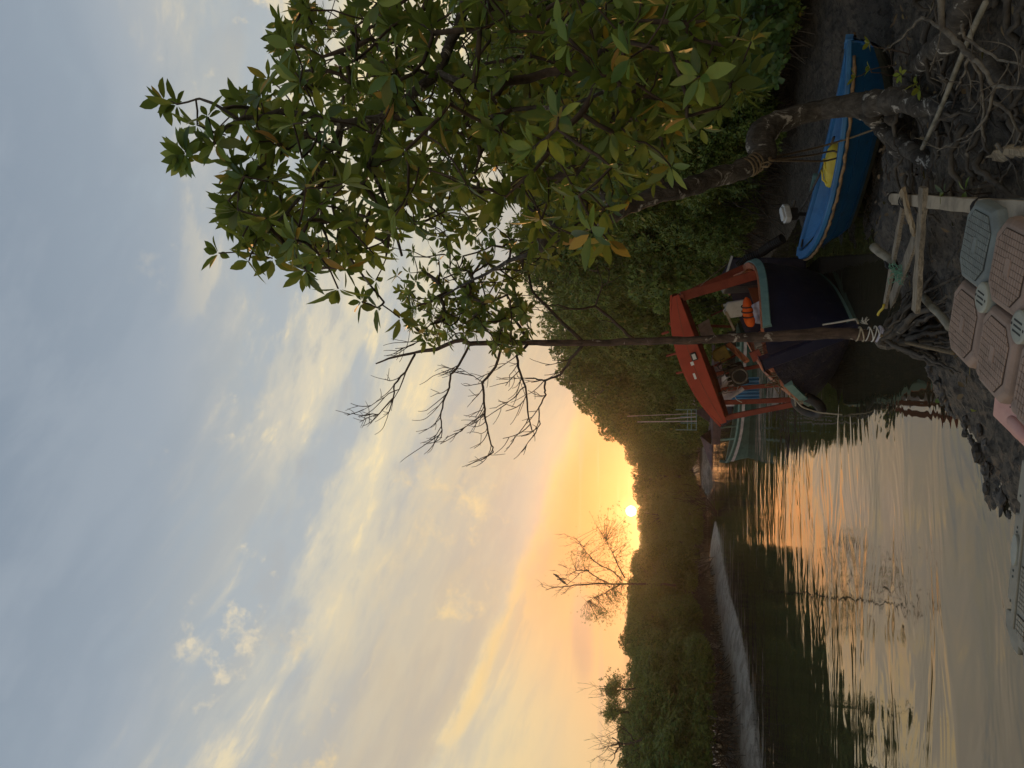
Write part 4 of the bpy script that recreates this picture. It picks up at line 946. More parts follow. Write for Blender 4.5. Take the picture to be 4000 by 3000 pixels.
def outboard():
    c=Y(3072,838,12.0); o=thing('outboard_motor','small tilted outboard motor with white cowl behind the blue dinghy','motor',tuple(c),rot=(R_(10),R_(-8),R_(20)))
    mb=MB(); mb.prism([(-.14,0),(-.11,-.085),(.10,-.09),(.17,-.04),(.17,.04),(.10,.09),(-.11,.085)],-.045,.045); mb.prism([(-.11,0),(-.08,-.06),(.08,-.06),(.13,-.03),(.13,.03),(.08,.06),(-.08,.06)],.0455,.08); mb.build('cowl',M['white'],o,bev=.015)
    mb=MB(); mb.box((0,0,-.11),(.16,.12,.12)); mb.tube([(.0,0,-.15),(-.02,0,-.3),(-.1,.02,-.55)],.03,8); mb.build('leg',M['black'],o,bev=.01)
    mb=MB(); mb.tube([(.08,0,-.1),(.22,-.02,-.16)],.03,8); mb.build('carburettor',M['metal'],o)
outboard()
roped('wooden_pole','brown pole slanting from the outboard motor across the blue dinghy','pole',[Y(3120,830,11.9),Y(3165,755,11.0),Y(3215,655,10.3),Y(3258,535,9.75)],.016,M['root'])
def ybox():
    c=Y(3247,648,10.0); o=thing('yellow_fuel_tank','yellow moulded plastic tank lying inside the blue dinghy','tank',tuple(c),rot=(0,0,R_(-55)))
    mb=MB(); mb.blob((0,0,-.05),(.30,.17,.13),20,12,.1,2,p=.7); mb.build('body',M['yellow'],o,smooth=True)
    for x in(-.12,.06): mb=MB(); mb.tube([(x-.05,-.13,.04),(x-.03,-.08,.088),(x+.04,-.03,.098),(x+.03,.03,.10)],.012,6); mb.build('moulded_rib',M['yellow'],o,smooth=True)
ybox()
# ropes from the crooked trunk to the dinghy
for k,(P,lab) in enumerate([([(3005,618,7.05),(3090,600,8.2),(3200,575,8.9),(3320,540,9.0),(3430,500,8.4)],'worn rope from the knot on the crooked trunk across the dinghy side to the roots'),
      ([(3005,622,7.05),(3080,618,8.0),(3180,605,8.9),(3255,588,9.2),(3278,598,9.25),(3270,618,9.25),(3220,630,9.0),(3120,628,8.0),(3008,626,7.05)],'doubled loop of worn rope hung from the crooked trunk over the dinghy rim')]):
    roped('hanging_rope',lab,'rope',PL(P),.011,M['roped'],n=8)
def trunk_knot():
    Q=[];ax=Y(2930,650,7.02); t=(Y(2900,662,7.0)-Y(2965,620,7.1)).normalized(); u=t.cross(Vector((0,1,0))).normalized(); v=t.cross(u)
    for i in range(60):
        a=i*.42; Q.append(ax+t*(.05-.0028*i)+(u*math.cos(a)+v*math.sin(a))*.088)
    Q+=PL([(2975,640,6.9),(3000,632,6.92),(3012,640,6.9),(2998,652,6.9),(2975,650,6.92)])
    mb=MB(); mb.tube(Q,.009,6); tag(mb.build('trunk_rope',M['roped'],None,smooth=True),'brown rope wound round the upper bend of the crooked trunk with a small bow knot','rope')
trunk_knot()

# ---------------------------------------------------------------- teal boat farther up the river
def teal_boat():
    mw=Matrix.Translation(Vector((-2.55,27.2,-.35)))@Matrix.Rotation(R_(-20),4,'Z')@Matrix.Scale(.76,4)
    rt=thing('teal_boat','worn teal green fishing boat moored beyond the red roofed boat','boat',mw=mw); Lb=6.2
    def b(t): return .06+.95*math.sin(PI/2*min(1,t/.4))**.8
    def s(t): return 1.0+.42*max(0,1-t/.45)**2
    def P(t,v,sd,ins=0): return Vector((t*Lb-.35*v*(1-min(1,t*2)),sd*max(0,b(t)-ins)*v**(.5+.6*max(0,1-t*2.5)),s(t)*v))
    ts=[i/24 for i in range(25)]; vv=[0,.15,.3,.42,.5,.66,.8,.9,1]
    mb=MB()
    for sd in(-1,1):
        for j in range(8):
            mb.mi=1 if vv[j]<.3 else 0
            for a_,c in zip(ts,ts[1:]):
                q=[P(a_,vv[j],sd),P(c,vv[j],sd),P(c,vv[j+1],sd),P(a_,vv[j+1],sd)]; mb.add(q if sd<0 else q[::-1],[(0,1,2,3)])
        mb.mi=0; I=[[P(t,v,sd,.06) for v in(.5,.75,1)] for t in ts]; mb.grid(I if sd>0 else I[::-1])
    mb.add([P(1,v,-1) for v in vv[::-1]]+[P(1,v,1) for v in vv[1:]],[tuple(range(17))])
    mb.build('hull',[M['tealb'],M['foul']],rt)
    for sd in(-1,1):
        pts=[P(t,1,sd) for t in ts]; g=MB(); rail(g,pts,[Vector((0,sd,0))]*25,.08,.07); g.build('gunwale',M['teal'],rt)
        g=MB(); rail(g,[P(t,.80,sd)+Vector((0,sd*.02,0)) for t in ts],[Vector((0,sd,0))]*25,.03,.13); g.build('side_plank',M['lite'] if sd<0 else M['teal'],rt)
    g=MB(); g.box((-.32,0,1.50),(.10,.12,.45)); g.build('stem_head',M['tealb'],rt,bev=.01)
    g=MB(); g.grid([[P(t,.75,-1,.06),P(t,.75,1,.06)] for t in ts[2:]]); g.build('deck',M['tealb'],rt)
    for x,y in((1.2,-.7),(1.2,.7),(3.2,-.9),(3.2,.9),(5.6,-.9),(5.6,.9)): g=MB(); g.beam((x,y,.95),(x-.15,y,2.05),.07,.09); g.build('post',M['teal'],rt)
    g=MB(); g.box((3.3,0,2.08),(4.9,2.0,.05)); g.build('canopy',M['tarp'],rt)
    P_=[[Vector((1.0+i*.35,-1.02+.05*noise.noise(Vector((i,j,0))),2.06-j*.10-(.05*noise.noise(Vector((i*.9,j,3)))))) for j in range(4 if i%5 else 5)][:4] for i in range(14)]
    g=MB(); g.grid(P_); g.grid([[p+Vector((0,.01,0)) for p in r] for r in P_[::-1]]); g.build('hanging_tarp',M['tarp'],rt)
    g=MB(); g.add([(-.4,-.9,2.1),(.9,-.95,2.1),(.95,0,2.62),(-.2,.0,2.15),(.9,.95,2.1),(-.4,.9,2.1)],[(0,1,2,3),(3,2,4,5)]); g.add([(-.4,-.9,2.07),(.9,-.95,2.07),(.95,0,2.59),(-.2,.0,2.12),(.9,.95,2.07),(-.4,.9,2.07)],[(3,2,1,0),(5,4,2,3)]); g.build('front_awning',M['tarp'],rt)
    g=MB(); g.box((3.6,-.5,1.62),(1.5,.9,.85)); g.build('cabin',M['lite'],rt,bev=.02)
    rk=MB()
    return rt
teal_boat()
def rack():
    c=Y(2722,1640,28.3); o=thing('rod_rack','teal metal rack holding long rods on top of the far teal boat','rack',tuple(c))
    for dx in(-.38,-.12,.12,.38): mb=MB(); mb.tube([(dx,0,0),(dx,0,.78 if abs(dx)>.3 else .6)],.018,6); mb.build('upright',M['teal'],o)
    for z in(.02,.20,.34): mb=MB(); mb.tube([(-.38,0,z),(.38,0,z)],.018,6); mb.build('crossbar',M['teal'],o)
rack()
for k,(p,q,l) in enumerate([((2722,1645,28.2),(2490,1648,28.2),'tallest pale rod standing in the teal rack'),((2722,1615,28.2),(2450,1626,28.4),'thin long rod at the right of the teal rack'),((2720,1628,28.2),(2600,1636,28.2),'short rod with green bands in the teal rack')]):
    mb=MB(); mb.tube([Y(*p),Y(*q)],.020 if k!=1 else .012,6); tag(mb.build('fishing_rod',M['lite'],None),l,'rod','rods in the teal rack')
def cabin_boat():
    c=Y(2740,1540,34); o=thing('cabin_boat','dark cabin boat with a pale windscreen partly hidden behind the red roof','boat',(c.x+.6,c.y,0))
    out=[(-1.9,.95),(-1.5,1.0),(1.9,1.0),(1.7,2.0),(1.1,2.45),(-.6,2.50),(-1.15,2.2),(-1.5,1.55)]
    Mx=Matrix(((1,0,0,0),(0,0,1,0),(0,1,0,0),(0,0,0,1)))
    mb=MB(); mb.prism(out,-.8,.8,Mx); mb.build('cabin',M['tarp'],o,bev=.05)
    mb=MB(); mb.prism([(-1.12,1.62),(-.85,2.15),(.35,2.22),(.35,1.9),(-.4,1.85)],-.83,-.81,Mx); mb.build('windscreen',M['lite'],o)
    mb=MB(); mb.prism([(-2.4,1.05),(2.2,1.05),(1.9,.1),(-1.7,.1)],-.95,.95,Mx); mb.build('hull',M['navy'],o,bev=.05)
cabin_boat()
def hose():
    Q=PL([(2885,1040,13.4),(2920,1010,13.3),(2975,985,13.2),(3010,960,13.0),(3060,930,12.8)]); P=[]
    for p,q in zip(Q,Q[1:]):
        for i in range(14): P.append(p.lerp(q,i/14))
    mb=MB(); mb.tube(P,[.085 if i%2 else .070 for i in range(len(P))],12); tag(mb.build('corrugated_hose',M['black'],None,smooth=False),'thick black corrugated hose behind the right gunwale','hose')
    c=Y(2838,1036,14.6); o=thing('dark_blue_skiff','small dark blue skiff end with white edge behind the red roofed boat','boat',(c.x+.5,c.y,0))
    Mx=Matrix(((1,0,0,0),(0,0,1,0),(0,1,0,0),(0,0,0,1)))
    mb=MB(); mb.prism([(-.9,.1),(-.45,.1),(-.40,c.z-.08),(-.72,c.z+.12),(-.95,c.z+.02)],-.3,.9,Mx); mb.build('hull',M['navy'],o,bev=.04)
    mb=MB(); mb.beam((-.98,-.31,c.z+.10),(-.38,-.31,c.z-.08),.03,.04); mb.build('edge',M['white'],o)
hose()
# ---------------------------------------------------------------- planks, poles and scraps on the mud
rq=random.Random(3)
def plank(name,label,p,q,w,h,m,group=None,up=(0,0,1),tp=1):
    mb=MB(); mb.beam(p,q,w,h,up=up,sub=10,jit=.0035,rng=rq,taper=tp); o=mb.build(name,m,None,bev=.003,weld=True); return tag(o,label,'plank',group)
def lashed_frame():
    e=thing('lashed_plank_frame','low frame of grey planks lashed together beside the pink float blocks','wooden frame',tuple(G(3700,800,.35)))
    def pt(nm,p,q,w,h,m,tp=1):
        mb=MB(); mb.beam(p,q,w,h,sub=12,jit=.004,rng=rq,taper=tp); return mb.build(nm,m,e,world=True,bev=.003,weld=True)
    pt('cross_plank',G(3608,733,.64),G(3578,1218,.60),.110,.035,M['plankx'])
    pt('long_rail',G(3476,775,.56),G(4060,824,.66),.090,.05,M['plank'])
    pt('split_batten',G(3523,738,.66),G(3572,918,.60),.075,.025,M['split'],.8)
    pt('under_plank',G(3530,800,.52),G(3458,1192,.30),.09,.03,M['plankx'])
    pt('grey_board',G(3578,925,.50),G(3482,1178,.36),.14,.025,M['plankx'])
    for (x,y,z) in((3490,776,.60),(3538,786,.64),(3548,782,.64),(3838,806,.66)):
        c=G(x,y,z-.03); 
        for k in range(3): mb=MB(); mb.torus(c+Vector((0,.015*k-.01,0)),.054,.005,Matrix.Rotation(PI/2+rq.uniform(-.3,.3),4,'X'),14,5); mb.build('lashing',M['black'],e,world=True,smooth=True)
    for k in range(3):
        p=G(3620+k*60,770+k*20,.55); mb=MB(); mb.tube([p,Vector((p.x,p.y,.1))],.03,7); mb.build('stake',M['root'],e,world=True)
lashed_frame()
def pole(name,label,p,q,r,m,cat='pole',ridges=False):
    n=60 if ridges else 10; P=[p.lerp(q,i/n)+Vector((0,0,.006*math.sin(i*.7))) for i in range(n+1)]
    mb=MB(); mb.tube(P,[r*(1+(.25 if ridges and i%2 else 0)+(.0 if ridges else .05*math.sin(i*1.9))) for i in range(n+1)],10); return tag(mb.build(name,m,None,smooth=not ridges),label,cat)
pole('round_pole','smooth bare pole leaning from the plank frame to the pink block',G(3609,1160,.50),G(3712,1280,.52),.028,M['pole'])
pole('steel_rebar','ribbed steel bar running from the frame under the grey block',G(3617,1141,.48),G(3765,1066,.46),.011,M['root'],'steel bar',True)
pole('cut_branch_stub','pale cut branch stub bound with black cord pointing out over the mud',G(3412,962,.52),G(3492,1030,.40),.042,M['pole'],'branch')
mb=MB(); 
for k in range(6): mb.torus(G(3478,1018,.42)+Vector((-.012*k,-.012*k,0)),.047,.009,Matrix.Rotation(R_(70),4,'Y')@Matrix.Rotation(.6,4,'X'),14,5)
tag(mb.build('black_cord',M['black'],None,smooth=True),'black cord wound round the pale branch stub','cord')
def tuft(name,label,cat,c,n,l,m,seed,r=.0035,fl=(1,1,.5)):
    rp=random.Random(seed); mb=MB()
    for i in range(n):
        d=Vector((rp.gauss(0,1)*fl[0],rp.gauss(0,1)*fl[1],rp.gauss(0,1)*fl[2])).normalized()*l*rp.uniform(.5,1); mb.tube(arc(c+d*.05,c+d,rp.uniform(-.05,.06),5,rp,.012),r,4)
    return tag(mb.build(name,m,None),label,cat)
tuft('net_scrap','frayed green net scrap caught on the grey board','net',G(3512,1066,.46),46,.13,M['netg'],3)
def mud_log():
    P=PL([(3530,640,6.9),(3560,690,6.6),(3575,740,6.4)]); mb=MB(); 
    mb.beam(G(3560,600,.35),G(3556,770,.33),.17,.10,sub=10,jit=.01,rng=rq); tag(mb.build('old_post',M['root'],None,bev=.01,weld=True),'rotten brown post lying on the mud under the roots','post')
mud_log()
mb=MB(); 
P=[G(3892,606,.5),G(3915,600,.5),G(3950,590,.52),G(4020,590,.56)]
mb.tube(P,[.03,.045,.035,.03],9,wob=.35,rng=rq); mb.tube([P[0],P[0]+Vector((.02,.10,.02))],[.02,.004],5); mb.tube([P[1],P[1]+Vector((.07,.05,.02))],[.02,.004],5)
tag(mb.build('broken_driftwood',M['split'],None),'splintered yellowish driftwood stub among the grey roots','driftwood')
mb=MB(); mb.blob(G(3462,1338,.30),(.075,.07,.10),12,9,.35,4); tag(mb.build('wood_stump',M['deadw'],None,smooth=True),'short grey sawn stump stub beside the base of the bare tree','stump')
pole('straight_stick','long straight greenish stick crossing the root tangle',G(3850,10,.75),G(3604,580,.45),.017,M['pole'],'stick')
# ropes at the foot of the bare tree
def trunk_wrap():
    for k,(x,m,lab,r,n) in enumerate([(3352,'rope','two loops of brown rope round the bare tree foot',.010,2),(3388,'white','frayed white cords tied round the bare tree foot',.007,4),(3432,'cloth','knotted grey rag and rope at the root collar of the bare tree',.022,2)]):
        c=Y(x,1305,7.38); mb=MB(); 
        for i in range(n): mb.torus(c+Vector((0,0,-.028*i)),.064+.004*i,r*.75,Matrix.Rotation(R_(14*(-1)**i),4,'Y'),22,6)
        if k==1:
            rp=random.Random(2)
            for i in range(12): p=c+Vector((.09,-.02,0)); mb.tube(arc(p,p+Vector((rp.uniform(.02,.07),rp.uniform(-.03,.03),rp.uniform(-.01,.08))),.02,4),.003,4)
        tag(mb.build('tied_rope' if k<2 else 'tied_rag',M[m],None,smooth=True),lab,'rope' if k<2 else 'rag')
trunk_wrap()
roped('taut_rope','pale rope from the hull down to the bare tree foot','rope',[Y(3215,1268,9.4),Y(3280,1258,8.6),Y(3345,1245,7.5),Y(3352,1262,7.32)],.010,M['rope'])
roped('twisted_rope','thick twisted rope from the bare tree collar to the pink block','rope',[Y(3440,1310,7.3),G(3500,1330,.42),G(3600,1352,.42),G(3690,1372,.50),G(3725,1380,.55)],.015,M['roped'])
pole('bamboo_stem','thin yellow stem beside the bare tree foot',G(3430,1230,.5),G(3455,1190,.5),.012,M['yellow'],'stem')
# ---------------------------------------------------------------- modular float dock
M['fpink']=mat('pink_float_plastic',(.33,.24,.20),(.25,.185,.155),.62,5,.35,90,spots=((.13,.10,.08),9,.62),spec=.3)
M['fgrey']=mat('grey_float_plastic',(.20,.235,.235),(.16,.185,.19),.6,7,.35,90,spots=((.34,.28,.19),6,.70),spec=.3)
M['fgroove']=mat('float_groove',(.055,.036,.028),None,.8,8,.2)
M['fgrooveg']=mat('grey_float_groove',(.035,.042,.042),None,.8,8,.2)
M['pin']=mat('pin_plastic',(.34,.36,.32),(.28,.29,.26),.6,9,.3,90,spots=((.12,.11,.09),12,.66))
M['fpale']=mat('pale_float_plastic',(.30,.285,.235),(.23,.22,.185),.6,5,.35,80,spots=((.12,.11,.09),5,.62),spec=.3)
g1=Vector((-.19,-.435)); g2=Vector((-.425,.185)); 
def octo(r,c): 
    return [(-r,-r+c),(-r+c,-r),(r-c,-r),(r,-r+c),(r,r-c),(r-c,r),(-r+c,r),(-r,r-c)]
def float_block(nm,par,cx,cy,z,grey,ang,rng,H=.40):
    m=M['fgrey'] if grey else M['fpink']; gm=M['fgrooveg'] if grey else M['fgroove']
    Mx=Matrix.Translation((cx,cy,z))@Matrix.Rotation(ang,4,'Z')@Matrix.Rotation(rng.uniform(-.03,.03),4,'X')@Matrix.Rotation(rng.uniform(-.03,.03),4,'Y')
    rings=[(.205,.075,0),(.226,.082,-.018),(.232,.084,-.05),(.232,.084,-H+.05),(.215,.078,-H)]
    mb=MB(); vs=[Mx@Vector((x,y,zz)) for r,c,zz in rings for x,y in octo(r,c)]
    fs=[tuple(range(8))]+[tuple(32+7-k for k in range(8))]
    for k in range(4):
        for i in range(8): a=k*8+i;b=k*8+(i+1)%8; fs.append((a+8,b+8,b,a))
    mb.add(vs,fs); o=mb.build('float_block',m,par,world=True,bev=.010,weld=True)
    # raised grip tiles with dark grooves between them
    base=MB(); base.prism(octo(.188,.085),.0005,.0025,Mx); base.build('groove_field',gm,o,world=False) if False else None
    g=MB(); g.prism(octo(.184,.0835),.001,.003,Mx); go=g.build('groove_field',gm,par,world=True); go.parent=o
    t=MB(); n=13; mm=10; R=.182; C_=.083
    for i in range(n):
        for j in range(mm):
            x0=-R+2*R*i/n+.0040;x1=-R+2*R*(i+1)/n-.0040;y0=-R+2*R*j/mm+.0019;y1=-R+2*R*(j+1)/mm-.0019
            z1=.0065; bow=.008*math.sin((y0/R)*1.6)
            pg=[(x0,y0),(x1,y0),(x1,y1),(x0,y1)]
            for sx in(1,-1):
                for sy in(1,-1):
                    lim=2*R-C_; o2=[]
                    for a,b in zip(pg,pg[1:]+pg[:1]):
                        da=lim-sx*a[0]-sy*a[1]; db=lim-sx*b[0]-sy*b[1]
                        if da>=0: o2.append(a)
                        if (da>=0)!=(db>=0): k=da/(da-db); o2.append((a[0]+(b[0]-a[0])*k,a[1]+(b[1]-a[1])*k))
                    pg=o2
                    if not pg: break
                if not pg: break
            if len(pg)<3: continue
            n_=len(pg); t.add([Mx@Vector((x+bow,y,.003)) for x,y in pg]+[Mx@Vector((x+bow,y,z1)) for x,y in pg],[tuple(range(n_,2*n_))]+[(k,(k+1)%n_,n_+(k+1)%n_,n_+k) for k in range(n_)])
    t.prism([(-.028,-.045),(.028,-.045),(.028,.045),(-.028,.045)],.003,.010,Mx)
    to=t.build('grip_tiles',m,par,world=True); to.parent=o
    return o
def dock():
    rp=random.Random(12); O=Vector((.36,4.84)); zt=.745
    rt=thing('float_dock','dock of faded pink and grey moulded float blocks resting on the mud','dock',(O.x,O.y,.3))
    ang=math.atan2(g1.y,g1.x)
    for (i,j),z in {(0,0):0,(1,0):.01,(0,-1):.0,(1,-1):.01,(2,0):.0,(2,-1):0,(3,0):0,(3,-1):0,(3,-2):0,(2,-2):.0,(1,1):-.0 if False else 9,(2,1):9,(3,1):0}.items():
        if z==9: continue
        p=O+g1*i*1.04+g2*j*1.02
        if p.y<2.4: continue
        float_block('float_block',rt,p.x,p.y,zt+z,(i,j)==(0,-1),ang,rp)
    for i,j in((.5,-.5),(1.5,-.5),(2.5,-.5),(1.5,.5) if False else (2.5,.5)):
        p=O+g1*i*1.04+g2*j*1.02; Mx=Matrix.Translation((p.x,p.y,zt))@Matrix.Rotation(ang,4,'Z')
        mb=MB(); mb.tube([Mx@Vector((0,0,-.05)),Mx@Vector((0,0,.018)),Mx@Vector((0,0,.024))],[.085,.085,.075],28); pn=mb.build('connector_pin',M['pin'],rt,world=True)
        for k in(-1,0,1): mb=MB(); mb.box(Mx@Vector((.0,.028*k,.0245)),((.09,.115,.09)[k+1] if k else .085,.009,.003),Matrix.Rotation(ang,3,'Z').to_4x4()); q=mb.build('slot',M['fgrooveg'],rt,world=True); q.parent=pn
        for k in(-1,1): mb=MB(); c=Mx@Vector((.066*k,.0,.022)); mb.tube([c,c+Vector((0,0,.0035))],.008,10); q=mb.build('pin_hole',M['black'],rt,world=True); q.parent=pn
    # rounded corner knobs on the outer side
    for i in(.5,1.5):
        p=O+g1*i*1.04+g2*.42; mb=MB(); mb.blob((p.x,p.y,zt-.07),(.055,.055,.05),14,10); mb.build('corner_lug',M['fpink'],rt,world=True,smooth=True)
    return rt
dock()
def pink_pallet():
    o=thing('perforated_pink_slab','pale pink perforated plastic slab tilted on the mud under the dock edge','plastic slab',tuple(G(3960,1640,.52)),rot=(R_(4),R_(3),math.atan2(g1.y,g1.x)))
    mb=MB(); mb.prism([(-.26,-.10),(.42,-.10),(.42,.10),(-.22,.10),(-.26,.05)],-.035,.0); b=mb.build('body',M['fpink2'],o,bev=.012)
    mb=MB(); mb.blob((.05,-.03,.0),(.12,.06,.028),14,8); mb.build('moulded_hump',M['fpink2'],o,smooth=True)
    for i in range(12):
        for j in(0,1):
            mb=MB(); x=-.22+i*.055; y=.085-.03*j; mb.tube([(x,y,-.004),(x,y,.0015)],.0055,8); mb.build('hole',M['fgroove'],o)
M['fpink2']=mat('fresh_pink_plastic',(.62,.33,.29),(.55,.28,.25),.5,6,.2,60)
pink_pallet()
def pale_dock():
    P=[G(3985,1790,.40),G(3972,1880,.40),G(3920,2270,.40),G(3924,2430,.40),G(4000,2620,.40)]
    a=P[0];b=P[3]; ang=math.atan2(b.y-a.y,b.x-a.x); L=(b-a).length
    o=thing('pale_float_platform','pale grey green floating platform with gridded deck at the lower frame edge','platform',(a.x,a.y,.40),rot=(0,0,ang))
    # local x runs along the far edge, local y points back to the camera side (+ after rotation by pi)
    S=1
    out=[(0,.02),(.26,.0),(.27,.05),(.33,.05),(.34,0),(L*.84,0),(L*.85,.06),(L*.90,.06),(L*.91,.0),(L,0),(L+.10,.12),(L+.11,.20),(L+.05,.20),(L+.05,.26),(L+.14,.28),(L+.30,.7),(L+.3,1.6),(0,1.6)]
    mb=MB(); mb.prism(out,-.32,0); mb.build('platform_body',M['fpale'],o,bev=.012)
    for y,h in((.13,.012),(.30,.012)): mb=MB(); mb.box((L/2,y,.006),(L-.06,.02,h)); mb.build('deck_ridge',M['fpale'],o,bev=.004)
    for (x0,x1,y0,y1) in((.05,.42,.16,.27),(.62,.90,.16,.27),(.93,L-.02,.16,.27),(.1,L+.1,.34,.75)):
        mb=MB(); nx=int((x1-x0)/.028);ny=max(3,int((y1-y0)/.026))
        mb.box(((x0+x1)/2,(y0+y1)/2,.0015),(x1-x0,y1-y0,.003)); mb.build('grid_recess',M['fgroove'],o)
        t=MB()
        for i in range(nx):
            for j in range(ny): t.box((x0+(x1-x0)*(i+.5)/nx,y0+(y1-y0)*(j+.5)/ny,.006),((x1-x0)/nx*.80,(y1-y0)/ny*.78,.006))
        t.build('grid_tiles',M['fpale'],o)
    mb=MB(); mb.prism([(.10*math.cos(t),.042*math.sin(t)) for t in np.linspace(0,2*PI,28)[:-1]],0,.016); q=mb.build('oval_cap',M['pin'],o,bev=.003); q.location=(.56,.065,0)
    for x in(.42,.45,.70,.74,.22,.9): mb=MB(); mb.tube([(x,.05,-.001),(x,.05,.002)],.008,8); mb.build('hole',M['fgrooveg'],o)
pale_dock()
# ---------------------------------------------------------------- stones, clods and leaves on the mud edge
rs_=random.Random(8)
def stone(x,y,r,label,group='dark stones along the mud edge'):
    c=G(x,y,.0); z=max(0,hz(c.x,c.y)); sd=rs_.randint(0,99); mb=MB(); mb.blob((0,0,0),(r*1.1,r*.8,r*.5),14,10,.35,sd)
    V=[]
    for v in mb.v:
        p=Vector(v); n=noise.noise(p*(.9/r)+Vector((sd,0,0)))*.55+noise.noise(p*(2.6/r)+Vector((0,sd,0)))*.35; p=p*(1+n); V.append((c.x+p.x,c.y+p.y,z+r*.08+p.z))
    mb.v=V; o=mb.build('mud_stone',M['stone'],None); return tag(o,label,'stone',group)
M['stone']=mat('wet_dark_stone',(.045,.04,.036),(.10,.085,.07),.5,9,.6,50)
for i,(x,y,r) in enumerate([(3835,1775,.075),(3868,1840,.065),(3862,1905,.05),(3798,1730,.03),(3790,1712,.03),(3722,1600,.06),(3716,1520,.09),(3700,1560,.04),(3800,1650,.05),(3920,1960,.07),(3940,2010,.03),(3660,1440,.05),(3905,1930,.045),(3770,1690,.035),(3850,1680,.05),(3900,1740,.06)]):
    stone(x,y,r,'dark wet stone at the edge of the mud, '+ORD[i]+' of the scattered ones')
def leaf_thing(x,y,z,l,m,label,a,sd):
    rg=np.random.default_rng(sd); V,Fc=leaves(np.array([[0,0,0.]]),np.array([[math.cos(a),math.sin(a),.15]]),1,l,l*.42,rg,True,(0,8))
    o=npmesh('fallen_leaf',V,Fc,m,None,smooth=True); p=G(x,y,z); o.location=(p.x,p.y,max(z,hz(p.x,p.y)+.035)); return tag(o,label,'leaf')
def litter():
    rg=np.random.default_rng(3); rp=random.Random(3); C=[];A=[]
    while len(C)<170:
        x=rp.uniform(-.8,3.4); y=rp.uniform(4.6,10.5); h=hz(x,y)
        if h<.06: continue
        C.append([x,y,h+.045]); A.append([rp.gauss(0,.3),rp.gauss(0,.3),1.])
    A=np.array(A); A/=np.linalg.norm(A,axis=1,keepdims=True)
    V,Fc=leaves(np.array(C),A,1,.09,.035,rg,True,(78,95)); o=npmesh('leaf_litter',V,Fc,leafmat('dead_leaf',[(0,(.10,.06,.03)),(.5,(.17,.11,.05)),(.85,(.07,.05,.035)),(1,(.30,.22,.06))],.1,.7),None,smooth=True)
    tag(o,'brown dead leaves scattered over the near mud',kind='stuff')
    mb=MB()
    for i in range(90):
        x=rp.uniform(-.7,3.2); y=rp.uniform(4.6,10); h=hz(x,y)
        if h<.05: continue
        a=rp.uniform(0,6.28); l=rp.uniform(.05,.22); p=Vector((x,y,h+.03)); mb.tube(arc(p,p+Vector((math.cos(a)*l,math.sin(a)*l,rp.uniform(-.01,.02))),.01,4,rp,.006),rp.uniform(.003,.007),4)
    tag(mb.build('twig_litter',M['twig'],None),'small dark twigs scattered over the near mud',kind='stuff')
litter()
leaf_thing(3800,1610,.12,.14,M['leafY'],'yellow leaf lying on the dark mud by the water',-1.3,1)
leaf_thing(3692,1575,.03,.13,M['leafN'],'pale green leaf standing at the water edge',1.2,2)
def shoots(px,n,seed,label,m=None,L=.09):
    rg=np.random.default_rng(seed); rp=random.Random(seed); o=thing('leafy_shoot',label,'shoot',tuple(px[0])); C=[];A=[];tw=MB()
    for p in px:
        d=Vector((rp.gauss(0,.3),rp.gauss(0,.3),1)).normalized(); C.append(p-px[0]); A.append(d); q=p+Vector((rp.uniform(-.2,.2),rp.uniform(0,.3),-.35)); tw.tube(arc(q,p,.06,6,rp,.015),[.007,.004],5)
    V,Fc=leaves(np.array([list(c) for c in C]),np.array([list(a_) for a_ in A]),n,L,L*.5,rg,True,(40,95)); npmesh('leaf_cluster',V,Fc,m or M['leafY'],o,smooth=True); tw.build('stem',M['twig'],o,world=True)
shoots([Y(3343,300,7.0),Y(3400,268,6.8)],4,1,'small yellow green shoot in front of the dinghy bow')
shoots([Y(3580,325,6.4),Y(3595,350,6.3),Y(3520,290,6.4)],5,2,'yellow leafed shoot sprouting from the big root')
shoots([Y(3400,168,6.6)],4,3,'lone yellow leaf shoot over the mud at the right')
shoots([Y(3770,745,5.3),Y(3688,750,5.6)],4,4,'green sprig beside the long rail',M['leafN'])
